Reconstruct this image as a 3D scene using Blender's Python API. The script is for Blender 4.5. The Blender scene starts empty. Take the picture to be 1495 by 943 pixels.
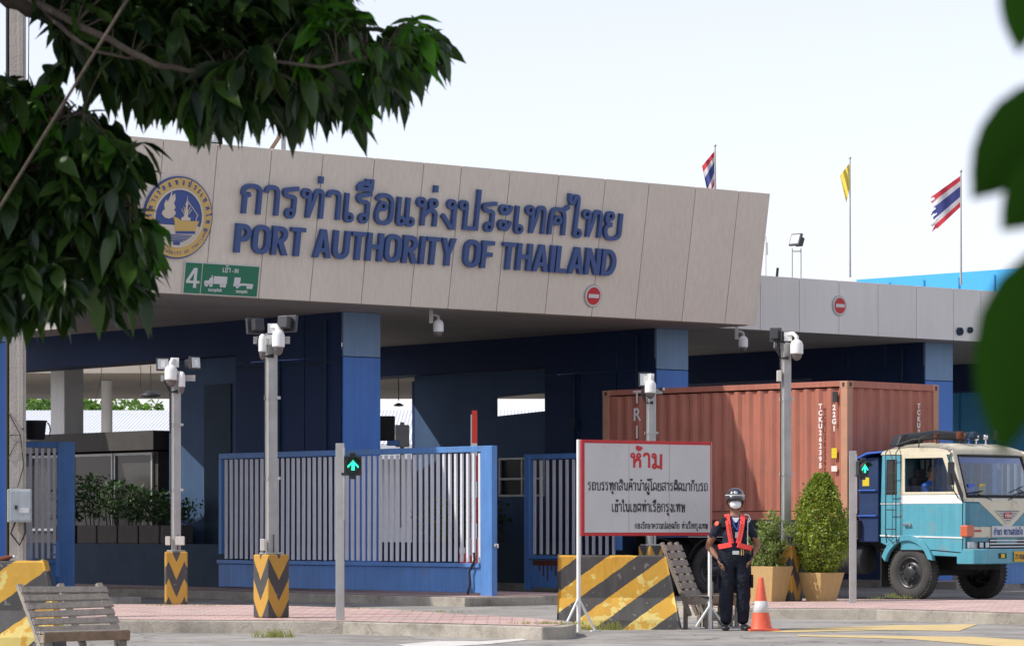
import bpy, bmesh, math, random
from mathutils import Vector, Matrix
from mathutils.geometry import tessellate_polygon
R = math.radians
rnd = random.Random(7)
S = bpy.context.scene
COL = S.collection

# ------------------------------------------------------------------ camera, sky, sun, exposure
F = 4800.0; CX = 747.5; YH = 768.0; H = 1.31        # focal length and horizon in photo pixels, eye height in metres
cam = bpy.data.cameras.new('camera'); cam_o = bpy.data.objects.new('camera', cam); COL.objects.link(cam_o)
cam.sensor_width = 36.0; cam.lens = F / 1495 * 36
cam_o.location = (0, 0, H); cam_o.rotation_euler = (R(90), 0, 0)
cam.shift_y = (YH - 471.5) / 1495
cam.clip_start = 0.1; cam.clip_end = 6000
cam.dof.use_dof = True; cam.dof.focus_distance = 52.0; cam.dof.aperture_fstop = 11
S.camera = cam_o
S.render.resolution_x = 1024; S.render.resolution_y = 645
SUN_EL = 45.0; SUN_PHI = -15.0                       # sun from the left, slightly from the camera's side
sd = Vector((-math.cos(R(SUN_PHI)) * math.cos(R(SUN_EL)), math.sin(R(SUN_PHI)) * math.cos(R(SUN_EL)), math.sin(R(SUN_EL))))
w = bpy.data.worlds.new('World'); S.world = w; w.use_nodes = True
nt = w.node_tree; nt.nodes.clear()
sky = nt.nodes.new('ShaderNodeTexSky'); sky.sky_type = 'NISHITA'; sky.sun_disc = False
sky.sun_elevation = R(SUN_EL); sky.sun_rotation = math.atan2(sd.x, sd.y)
sky.air_density = 1.0; sky.dust_density = 0.8; sky.ozone_density = 1.0; sky.altitude = 0
bg = nt.nodes.new('ShaderNodeBackground'); bg.inputs['Strength'].default_value = 0.145
wo = nt.nodes.new('ShaderNodeOutputWorld')
hs = nt.nodes.new('ShaderNodeHueSaturation'); hs.inputs['Saturation'].default_value = 0.38; hs.inputs['Value'].default_value = 1.0
tint = nt.nodes.new('ShaderNodeVectorMath'); tint.operation = 'MULTIPLY'; tint.inputs[1].default_value = (1.0, .975, 1.06)   # hot season haze
nt.links.new(sky.outputs[0], hs.inputs['Color'])
nt.links.new(hs.outputs[0], tint.inputs[0]); nt.links.new(tint.outputs[0], bg.inputs[0]); nt.links.new(bg.outputs[0], wo.inputs[0])
sun = bpy.data.lights.new('sun', 'SUN'); sun.energy = 3.0; sun.angle = R(0.6); sun.color = (1.0, .95, .86)
sun_o = bpy.data.objects.new('sun', sun); COL.objects.link(sun_o)
sun_o.rotation_euler = sd.to_track_quat('Z', 'Y').to_euler(); sun_o.location = (-40, 30, 40)
S.view_settings.view_transform = 'Standard'; S.view_settings.look = 'None'; S.view_settings.gamma = 1
S.view_settings.use_curve_mapping = False; S.view_settings.exposure = 0.47
S.cycles.max_bounces = 8; S.cycles.transparent_max_bounces = 12

# ------------------------------------------------------------------ measuring helpers
def P(px, py, Y):                                    # photo pixel + distance -> point
    return Vector(((px - CX) * Y / F, Y, H - (py - YH) * Y / F))
def G(px, py, z=0.0):                                # photo pixel on the level z
    Y = F * (H - z) / (py - YH)
    return Vector(((px - CX) * Y / F, Y, z))
def on_plane(px, py, o, n):
    d = Vector(((px - CX) / F, 1, -(py - YH) / F)); c = Vector((0, 0, H))
    return c + d * ((o - c).dot(n) / d.dot(n))

# ------------------------------------------------------------------ materials
def mat(name, col, rough=.6, metal=0., var=.12, scale=3., bump=0., bscale=40., spec=.4, coat=0., streak=0., dirt=None, dirt_amt=.0, dscale=1.5, bdist=.02, prand=0., sxy=7):
    m = bpy.data.materials.new(name); m.use_nodes = True; n = m.node_tree.nodes; l = m.node_tree.links
    b = n['Principled BSDF']; b.inputs['Roughness'].default_value = rough; b.inputs['Metallic'].default_value = metal
    b.inputs['Specular IOR Level'].default_value = spec; b.inputs['Coat Weight'].default_value = coat
    tc = n.new('ShaderNodeTexCoord')
    nz = n.new('ShaderNodeTexNoise'); nz.inputs['Scale'].default_value = scale; nz.inputs['Detail'].default_value = 6; nz.inputs['Roughness'].default_value = .65
    l.new(tc.outputs['Object'], nz.inputs['Vector'])
    mr = n.new('ShaderNodeMapRange'); mr.inputs['From Min'].default_value = .3; mr.inputs['From Max'].default_value = .7
    mr.inputs['To Min'].default_value = 1 - var; mr.inputs['To Max'].default_value = 1 + var
    l.new(nz.outputs['Fac'], mr.inputs['Value'])
    mx = n.new('ShaderNodeVectorMath'); mx.operation = 'SCALE'; mx.inputs[0].default_value = col
    l.new(mr.outputs['Result'], mx.inputs['Scale']); out = mx.outputs['Vector']
    if streak:
        mp = n.new('ShaderNodeMapping'); mp.inputs['Scale'].default_value = (sxy, sxy, .35); l.new(tc.outputs['Object'], mp.inputs['Vector'])
        n2 = n.new('ShaderNodeTexNoise'); n2.inputs['Scale'].default_value = 2.2; n2.inputs['Detail'].default_value = 5; l.new(mp.outputs[0], n2.inputs['Vector'])
        m2 = n.new('ShaderNodeMapRange'); m2.inputs['From Min'].default_value = .35; m2.inputs['From Max'].default_value = .75
        m2.inputs['To Min'].default_value = 1; m2.inputs['To Max'].default_value = 1 - streak; l.new(n2.outputs['Fac'], m2.inputs['Value'])
        s2 = n.new('ShaderNodeVectorMath'); s2.operation = 'SCALE'; l.new(out, s2.inputs[0]); l.new(m2.outputs['Result'], s2.inputs['Scale']); out = s2.outputs['Vector']
    if prand:
        oi = n.new('ShaderNodeObjectInfo'); m4 = n.new('ShaderNodeMapRange'); m4.inputs['To Min'].default_value = 1 - prand; m4.inputs['To Max'].default_value = 1 + prand; l.new(oi.outputs['Random'], m4.inputs['Value'])
        s4 = n.new('ShaderNodeVectorMath'); s4.operation = 'SCALE'; l.new(out, s4.inputs[0]); l.new(m4.outputs['Result'], s4.inputs['Scale']); out = s4.outputs['Vector']
    if dirt:
        n3 = n.new('ShaderNodeTexNoise'); n3.inputs['Scale'].default_value = dscale; n3.inputs['Detail'].default_value = 8; n3.inputs['Roughness'].default_value = .7
        l.new(tc.outputs['Object'], n3.inputs['Vector'])
        m3 = n.new('ShaderNodeMapRange'); m3.inputs['From Min'].default_value = .55; m3.inputs['From Max'].default_value = .68
        m3.inputs['To Min'].default_value = 0; m3.inputs['To Max'].default_value = dirt_amt; l.new(n3.outputs['Fac'], m3.inputs['Value'])
        x = n.new('ShaderNodeMix'); x.data_type = 'RGBA'; l.new(m3.outputs['Result'], x.inputs['Factor']); l.new(out, x.inputs['A']); x.inputs['B'].default_value = (*dirt, 1); out = x.outputs['Result']
    l.new(out, b.inputs['Base Color'])
    if bump:
        nb = n.new('ShaderNodeTexNoise'); nb.inputs['Scale'].default_value = bscale; nb.inputs['Detail'].default_value = 5; l.new(tc.outputs['Object'], nb.inputs['Vector'])
        bp = n.new('ShaderNodeBump'); bp.inputs['Strength'].default_value = bump; bp.inputs['Distance'].default_value = bdist
        l.new(nb.outputs['Fac'], bp.inputs['Height']); l.new(bp.outputs[0], b.inputs['Normal'])
    return m

def glass_mat(name, tint=(.75, .85, .9), refl=.25, see=.75):
    m = bpy.data.materials.new(name); m.use_nodes = True; n = m.node_tree.nodes; l = m.node_tree.links; n.clear()
    o = n.new('ShaderNodeOutputMaterial'); t = n.new('ShaderNodeBsdfTransparent'); t.inputs[0].default_value = (*[c * see for c in tint], 1)
    g = n.new('ShaderNodeBsdfGlossy'); g.inputs['Roughness'].default_value = .06; g.inputs[0].default_value = (.9, .95, 1, 1)
    fr = n.new('ShaderNodeFresnel'); fr.inputs[0].default_value = 1.5
    ad = n.new('ShaderNodeMath'); ad.operation = 'ADD'; ad.inputs[1].default_value = refl; l.new(fr.outputs[0], ad.inputs[0])
    mx = n.new('ShaderNodeMixShader'); l.new(ad.outputs[0], mx.inputs[0]); l.new(t.outputs[0], mx.inputs[1]); l.new(g.outputs[0], mx.inputs[2]); l.new(mx.outputs[0], o.inputs[0])
    return m

def leaf_mat(name, c1, c2, trans=.35, rough=.4, spec=.4):
    m = bpy.data.materials.new(name); m.use_nodes = True; n = m.node_tree.nodes; l = m.node_tree.links
    b = n['Principled BSDF']; b.inputs['Roughness'].default_value = rough; b.inputs['Specular IOR Level'].default_value = spec
    g = n.new('ShaderNodeNewGeometry'); r = n.new('ShaderNodeValToRGB'); r.color_ramp.elements[0].color = (*c1, 1); r.color_ramp.elements[1].color = (*c2, 1)
    l.new(g.outputs['Random Per Island'], r.inputs[0]); l.new(r.outputs[0], b.inputs['Base Color'])
    t = n.new('ShaderNodeBsdfTranslucent'); vm = n.new('ShaderNodeVectorMath'); vm.operation = 'MULTIPLY'; vm.inputs[1].default_value = (1.4, 1.9, .5)
    l.new(r.outputs[0], vm.inputs[0]); l.new(vm.outputs[0], t.inputs[0])
    mx = n.new('ShaderNodeMixShader'); mx.inputs[0].default_value = trans; o = n['Material Output']
    l.new(b.outputs[0], mx.inputs[1]); l.new(t.outputs[0], mx.inputs[2]); l.new(mx.outputs[0], o.inputs[0])
    return m

def emit_mat(name, col, st):
    m = bpy.data.materials.new(name); m.use_nodes = True; b = m.node_tree.nodes['Principled BSDF']
    b.inputs['Base Color'].default_value = (*col, 1); b.inputs['Emission Color'].default_value = (*col, 1); b.inputs['Emission Strength'].default_value = st
    return m

def stripe_mat(name, kind, period, k, phase=0., peel=.25, wper=.4):
    """yellow and black warning paint in the object's own coordinates: 'diag' bands or 'zig' zags"""
    m = bpy.data.materials.new(name); m.use_nodes = True; n = m.node_tree.nodes; l = m.node_tree.links
    b = n['Principled BSDF']; b.inputs['Roughness'].default_value = .65
    tc = n.new('ShaderNodeTexCoord'); sp = n.new('ShaderNodeSeparateXYZ'); l.new(tc.outputs['Object'], sp.inputs[0])
    def M(op, a, c=None):
        q = n.new('ShaderNodeMath'); q.operation = op
        for i, v in enumerate((a, c)):
            if v is None: continue
            if isinstance(v, (int, float)): q.inputs[i].default_value = v
            else: l.new(v, q.inputs[i])
        return q.outputs[0]
    wn = n.new('ShaderNodeTexNoise'); wn.inputs['Scale'].default_value = 9; l.new(tc.outputs['Object'], wn.inputs['Vector'])
    wob = M('MULTIPLY', M('SUBTRACT', wn.outputs['Fac'], .5), .035)
    if kind == 'diag': h = M('SUBTRACT', sp.outputs['Z'], M('MULTIPLY', sp.outputs['X'], k))
    else:
        tx = M('PINGPONG', M('ADD', sp.outputs['X'], wper * 4), wper); ty = M('PINGPONG', M('ADD', sp.outputs['Y'], wper * 4), wper)
        h = M('SUBTRACT', sp.outputs['Z'], M('MULTIPLY', M('ADD', tx, ty), k))
    fr = M('FRACT', M('ADD', M('DIVIDE', M('ADD', h, wob), period), 50 + phase)); band = M('GREATER_THAN', fr, .5)
    n1 = n.new('ShaderNodeTexNoise'); n1.inputs['Scale'].default_value = 5.5; n1.inputs['Detail'].default_value = 9; n1.inputs['Roughness'].default_value = .55; l.new(tc.outputs['Object'], n1.inputs['Vector'])
    def mix(f, a, c):
        x = n.new('ShaderNodeMix'); x.data_type = 'RGBA'
        if isinstance(f, (int, float)): x.inputs['Factor'].default_value = f
        else: l.new(f, x.inputs['Factor'])
        for s_, v in (('A', a), ('B', c)):
            if isinstance(v, tuple): x.inputs[s_].default_value = (*v, 1)
            else: l.new(v, x.inputs[s_])
        return x.outputs['Result']
    thr = M('GREATER_THAN', M('SUBTRACT', n1.outputs['Fac'], M('MULTIPLY', sp.outputs['Z'], .16 if kind == 'diag' else 0)), 1 - peel * 1.8 - (.085 if kind == 'diag' else 0))
    yel = mix(thr, (.62, .34, .02), (.70, .56, .16)) if kind == 'diag' else mix(thr, (.50, .27, .025), (.45, .26, .04))
    n2 = n.new('ShaderNodeTexNoise'); n2.inputs['Scale'].default_value = 14; n2.inputs['Detail'].default_value = 8; l.new(tc.outputs['Object'], n2.inputs['Vector'])
    blk = mix(M('GREATER_THAN', n2.outputs['Fac'], .66), (.035, .036, .04), (.16, .15, .14))
    cc = mix(band, blk, yel)
    n3 = n.new('ShaderNodeTexNoise'); n3.inputs['Scale'].default_value = 2.5; n3.inputs['Detail'].default_value = 6; l.new(tc.outputs['Object'], n3.inputs['Vector'])
    f3 = M('MULTIPLY', n3.outputs['Fac'], .28); cc = mix(f3, cc, (.17, .15, .12))
    l.new(cc, b.inputs['Base Color'])
    bp = n.new('ShaderNodeBump'); bp.inputs['Strength'].default_value = .5; bp.inputs['Distance'].default_value = .01; l.new(n2.outputs['Fac'], bp.inputs['Height']); l.new(bp.outputs[0], b.inputs['Normal'])
    return m

def ground_mat(name, c1, c2, sc, kind=None):
    m = mat(name, c1, .92, var=.14, scale=sc, bump=.5, bscale=55, dirt=c2, dirt_amt=.7, dscale=.55, spec=.2)
    n = m.node_tree.nodes; l = m.node_tree.links; b = n['Principled BSDF']; src = b.inputs['Base Color'].links[0].from_socket
    tc = n.new('ShaderNodeTexCoord')
    if kind == 'brick':
        br = n.new('ShaderNodeTexBrick'); br.inputs['Scale'].default_value = 1; br.inputs['Brick Width'].default_value = .3; br.inputs['Row Height'].default_value = .3
        br.inputs['Mortar Size'].default_value = .012; br.inputs['Color1'].default_value = (1.06, 1.04, 1.02, 1); br.inputs['Color2'].default_value = (.85, .84, .84, 1); br.inputs['Mortar'].default_value = (.55, .6, .62, 1)
        l.new(tc.outputs['Object'], br.inputs['Vector']); f = br.outputs['Color']
    else:
        nz = n.new('ShaderNodeTexNoise'); nz.inputs['Scale'].default_value = 160; nz.inputs['Detail'].default_value = 3; l.new(tc.outputs['Object'], nz.inputs['Vector'])
        mr = n.new('ShaderNodeMapRange'); mr.inputs['From Min'].default_value = .3; mr.inputs['From Max'].default_value = .7; mr.inputs['To Min'].default_value = .7; mr.inputs['To Max'].default_value = 1.3
        l.new(nz.outputs['Fac'], mr.inputs['Value']); f = mr.outputs['Result']
        wp = n.new('ShaderNodeTexNoise'); wp.inputs['Scale'].default_value = 1.5; wp.inputs['Detail'].default_value = 4; l.new(tc.outputs['Object'], wp.inputs['Vector'])
        ad = n.new('ShaderNodeVectorMath'); ad.operation = 'ADD'; l.new(tc.outputs['Object'], ad.inputs[0]); l.new(wp.outputs['Color'], ad.inputs[1])
        vo = n.new('ShaderNodeTexVoronoi'); vo.feature = 'DISTANCE_TO_EDGE'; vo.inputs['Scale'].default_value = .42 if kind != 'kerb' else 1.1; l.new(ad.outputs[0], vo.inputs['Vector'])
        cr = n.new('ShaderNodeMapRange'); cr.inputs['From Min'].default_value = .004; cr.inputs['From Max'].default_value = .014; cr.inputs['To Min'].default_value = .55 if kind != 'kerb' else .8; cr.inputs['To Max'].default_value = 1; l.new(vo.outputs['Distance'], cr.inputs['Value'])
        sn = n.new('ShaderNodeTexNoise'); sn.inputs['Scale'].default_value = .9; sn.inputs['Detail'].default_value = 7; sn.inputs['Roughness'].default_value = .75; l.new(tc.outputs['Object'], sn.inputs['Vector'])
        sr = n.new('ShaderNodeMapRange'); sr.inputs['From Min'].default_value = .36; sr.inputs['From Max'].default_value = .55; sr.inputs['To Min'].default_value = .62; sr.inputs['To Max'].default_value = 1; l.new(sn.outputs['Fac'], sr.inputs['Value'])
        m5 = n.new('ShaderNodeMath'); m5.operation = 'MULTIPLY'; l.new(cr.outputs['Result'], m5.inputs[0]); l.new(sr.outputs['Result'], m5.inputs[1])
        m6 = n.new('ShaderNodeMath'); m6.operation = 'MULTIPLY'; l.new(m5.outputs[0], m6.inputs[0]); l.new(f, m6.inputs[1]); f = m6.outputs[0]
    vm = n.new('ShaderNodeVectorMath'); vm.operation = 'MULTIPLY'; l.new(src, vm.inputs[0]); l.new(f, vm.inputs[1]); l.new(vm.outputs[0], b.inputs['Base Color'])
    return m

MT = dict(
    road=ground_mat('asphalt', (.33, .315, .29), (.42, .40, .37), .8),
    paver=ground_mat('pink_paver', (.56, .40, .365), (.48, .42, .385), 1.2, 'brick'),
    kerb=ground_mat('kerb_concrete', (.40, .365, .31), (.17, .15, .12), 2.5, 'kerb'),
    yline=mat('road_yellow', (.58, .44, .20), .9, dirt=(.34, .32, .29), dirt_amt=.85, dscale=4),
    wline=mat('road_white', (.62, .60, .56), .9, dirt=(.24, .22, .2), dirt_amt=.9, dscale=6),
    fascia=mat('fascia_cladding', (.68, .62, .53), .45, var=.04, scale=.7, streak=.12, sxy=14, prand=.025),
    fascia2=mat('fascia_cladding_grey', (.70, .68, .64), .45, var=.04, scale=.7, streak=.08, sxy=14, prand=.025),
    dark=mat('dark_joint', (.03, .03, .035), .8),
    joint=mat('cladding_joint', (.13, .12, .11), .8),
    soffit=mat('soffit', (.36, .34, .31), .7, var=.15, scale=.6),
    soffit2=mat('far_soffit', (.50, .44, .36), .7, var=.12, scale=.5),
    roof=mat('roof_top', (.4, .4, .4), .8),
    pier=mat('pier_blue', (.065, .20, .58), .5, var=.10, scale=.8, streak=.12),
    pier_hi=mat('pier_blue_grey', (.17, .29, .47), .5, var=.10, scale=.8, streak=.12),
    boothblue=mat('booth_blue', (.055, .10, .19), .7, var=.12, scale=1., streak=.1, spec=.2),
    shadeblue=mat('pier_blue_shaded', (.015, .035, .105), .62, spec=.15, var=.12, scale=1., streak=.1),  # pier blue darkened: shade under the canopy is put into the colour
    lowwall=mat('low_wall', (.022, .045, .075), .8, var=.2, scale=2),
    white=mat('white_paint', (.66, .65, .63), .55, var=.08, scale=2, streak=.12),
    colwhite=mat('column_white', (.82, .81, .78), .6, var=.05, streak=.08),
    booth=mat('booth_dark', (.055, .05, .046), .7, var=.2),
    boothwin=mat('booth_glass', (.05, .048, .045), .22, spec=.3, var=.3, scale=1.5),
    planter=mat('planter_concrete', (.09, .082, .075), .9, var=.2, scale=4, bump=.3),
    brownpot=mat('brown_pot', (.09, .03, .02), .7),
    gate=mat('gate_blue', (.095, .235, .54), .5, var=.12, scale=1.6, streak=.2, dirt=(.14, .20, .30), dirt_amt=.5),
    gatebar=mat('gate_bar_white', (.68, .69, .74), .55, var=.08, scale=2, streak=.15, dirt=(.25, .22, .2), dirt_amt=.3),
    rust=mat('rust', (.12, .035, .02), .85, var=.3, scale=12),
    galv=mat('galvanised', (.42, .42, .41), .45, metal=.35, var=.12, scale=5, streak=.15),
    concpole=mat('pole_concrete', (.40, .37, .33), .9, var=.14, scale=3, bump=.35, streak=.15),
    boxgrey=mat('box_grey', (.36, .40, .42), .5, var=.12, scale=6, streak=.15),
    boxwhite=mat('box_white', (.6, .58, .53), .5, var=.1),
    camwhite=mat('camera_white', (.75, .75, .73), .35, var=.04),
    camglass=mat('camera_glass', (.12, .10, .10), .08, spec=.9),
    black=mat('black_metal', (.025, .026, .028), .45, var=.2),
    lampgrey=mat('lamp_housing', (.05, .052, .056), .45, metal=.3),
    lampglass=mat('lamp_glass', (.5, .52, .52), .15, spec=.8),
    cable=mat('cable', (.03, .03, .03), .6),
    letter=mat('letter_blue', (.048, .092, .245), .42, var=.06, scale=2),
    gold=mat('emblem_gold', (.58, .40, .13), .5, var=.06),
    emwhite=mat('emblem_white', (.60, .54, .44), .5, var=.05),
    emblue=mat('emblem_blue', (.045, .085, .27), .5, var=.05),
    green=mat('sign_green', (.015, .16, .085), .45, var=.06),
    signwhite=mat('sign_white', (.60, .60, .60), .5, var=.04),
    board=mat('board_white', (.56, .55, .545), .4, var=.05, scale=2, dirt=(.50, .46, .42), dirt_amt=.6, dscale=2.5),
    red=mat('sign_red', (.50, .025, .03), .45, var=.08),
    ink=mat('ink_black', (.03, .03, .035), .5),
    orange=mat('cone_orange', (.72, .115, .055), .5, var=.12, scale=8, dirt=(.35, .12, .08), dirt_amt=.5, dscale=6),
    reflect=mat('reflective_band', (.58, .58, .56), .4, var=.1),
    boomred=mat('boom_red', (.75, .05, .02), .4),
    wood=mat('weathered_wood', (.30, .265, .225), .9, var=.22, scale=9, bump=.6, bscale=60, dirt=(.16, .13, .11), dirt_amt=.6, dscale=5),
    wood2=mat('brown_wood', (.25, .17, .11), .9, var=.22, scale=9, bump=.6, bscale=60),
    pot=mat('pot_tan', (.50, .34, .145), .75, var=.1, scale=3, bump=.15, streak=.12),
    soil=mat('soil', (.05, .035, .025), .95),
    bark=mat('bark', (.085, .068, .052), .95, var=.25, scale=14, bump=.9, bscale=30),
    cont=mat('container_rust_red', (.43, .155, .105), .6, var=.12, scale=1.1, streak=.24, dirt=(.30, .13, .09), dirt_amt=.7, dscale=1.6, bump=.3, bscale=1.6, bdist=.05),
    contframe=mat('container_frame', (.46, .24, .15), .65, var=.12, scale=3, dirt=(.28, .17, .09), dirt_amt=.6, dscale=6),
    contwhite=mat('container_white', (.72, .68, .64), .6),
    yellow=mat('yellow_sticker', (.65, .50, .03), .5),
    cyan=mat('truck_cyan', (.10, .35, .44), .32, var=.09, scale=2, coat=.25, dirt=(.22, .29, .29), dirt_amt=.7, dscale=3.5, bump=.35, bscale=2.2, bdist=.05, streak=.15),
    cyanshade=mat('truck_cyan_shaded', (.06, .25, .34), .32, var=.09, scale=2, coat=.25, dirt=(.16, .24, .26), dirt_amt=.7, dscale=3.5, bump=.35, bscale=2.2, bdist=.05, streak=.15),  # truck cyan deepened to put the shade of the cab front into the colour
    cream=mat('truck_cream', (.66, .60, .45), .35, var=.06, coat=.3, dirt=(.30, .22, .14), dirt_amt=.6, dscale=5),
    twhite=mat('truck_white', (.74, .75, .73), .35, var=.05, coat=.3, dirt=(.55, .52, .46), dirt_amt=.5, dscale=4),
    tblue=mat('truck_blue_panel', (.014, .034, .10), .55, var=.15, scale=3, dirt=(.03, .05, .10), dirt_amt=.7, dscale=4),
    tblue_hi=mat('truck_blue_canvas', (.05, .14, .55), .6, var=.15, scale=3),
    tyre=mat('tyre_rubber', (.055, .052, .050), .85, var=.2, scale=6, bump=.3, dirt=(.12, .11, .10), dirt_amt=.5, dscale=5),
    rim=mat('rim_black', (.05, .05, .052), .35, metal=.3, var=.2),
    chassis=mat('chassis', (.03, .03, .032), .8, var=.3, scale=4),
    chrome=mat('chrome', (.75, .75, .75), .2, metal=1., var=.05),
    grille=mat('grille_silver', (.50, .50, .47), .4, metal=.3),
    amber=mat('indicator_amber', (.55, .12, .05), .25, spec=.7),
    lens=mat('headlight_lens', (.62, .66, .68), .1, spec=.9),
    rubber=mat('black_rubber', (.02, .02, .02), .6),
    plateyel=mat('number_plate', (.72, .38, .03), .5),
    tarp=mat('black_tarp', (.03, .034, .04), .55, var=.3, scale=5, bump=.6, bscale=12),
    seat=mat('seat_fabric', (.05, .05, .055), .9),
    curtain=mat('curtain', (.55, .60, .62), .9),
    skin=mat('skin', (.27, .135, .085), .55, var=.06, spec=.35),
    navy=mat('uniform_navy', (.020, .025, .045), .85, var=.25, scale=9, bump=.9, bscale=11, bdist=.05, spec=.2),
    trouser=mat('trouser_black', (.014, .017, .027), .9, var=.3, scale=7, bump=.9, bscale=9, bdist=.07, spec=.2),
    boot=mat('boot_black', (.02, .02, .022), .35),
    helmet=mat('helmet_black', (.025, .027, .032), .15, coat=.6, spec=.7),
    maskw=mat('mask_white', (.78, .80, .82), .8, var=.03),
    vest=mat('vest_red', (.90, .075, .065), .5, var=.06),
    shirtblue=mat('shirt_blue', (.03, .12, .48), .8),
    corr=mat('far_roof_white', (.70, .72, .75), .45, var=.05, scale=.3),
    farwall=mat('far_wall', (.5, .5, .5), .8, var=.1, scale=.3),
    skyblue=mat('blue_cladding', (.05, .34, .66), .5, var=.06, scale=.4),
    flagred=mat('flag_red', (.55, .04, .06), .8), flagwhite=mat('flag_white', (.55, .54, .55), .8), flagblue=mat('flag_blue', (.05, .06, .22), .8),
    flagyel=mat('flag_yellow', (.72, .58, .10), .8),
    led=emit_mat('led_green', (.03, 1.0, .55), 2.2),
    leaf=leaf_mat('tree_leaf', (.006, .018, .008), (.045, .090, .016), .20, .36),
    nearleaf=leaf_mat('near_leaf', (.006, .026, .002), (.013, .045, .003), .05, .9, .05),
    leaf_new=leaf_mat('young_leaf', (.035, .11, .010), (.07, .19, .02), .42, .4),
    bush=leaf_mat('bush_leaf', (.09, .14, .02), (.34, .38, .06), .25, .4),
    bush2=leaf_mat('small_bush_leaf', (.12, .17, .05), (.28, .32, .11), .25, .5),
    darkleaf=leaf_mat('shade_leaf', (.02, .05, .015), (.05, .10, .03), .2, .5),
    farleaf=leaf_mat('far_leaf', (.07, .14, .03), (.16, .26, .06), .25, .6),
    grass=leaf_mat('grass_blade', (.20, .22, .06), (.42, .38, .16), .3, .6),
)
MT['glass'] = glass_mat('window_glass', (.80, .90, .95), .16, .9)
MT['sideglass'] = glass_mat('side_glass', (.7, .75, .75), .05, .85)
MT['barrier'] = stripe_mat('warning_stripes', 'diag', .53, .72, .12, .235)
MT['barrier2'] = stripe_mat('warning_stripes_wide', 'diag', .70, .72, .33, .22)
MT['chev'] = stripe_mat('chevron_paint', 'zig', .52, 1.75, .10, .1, .16)
MT['chev2'] = stripe_mat('chevron_paint_fine', 'zig', .52, 2.4, .10, .1, .115)

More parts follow.
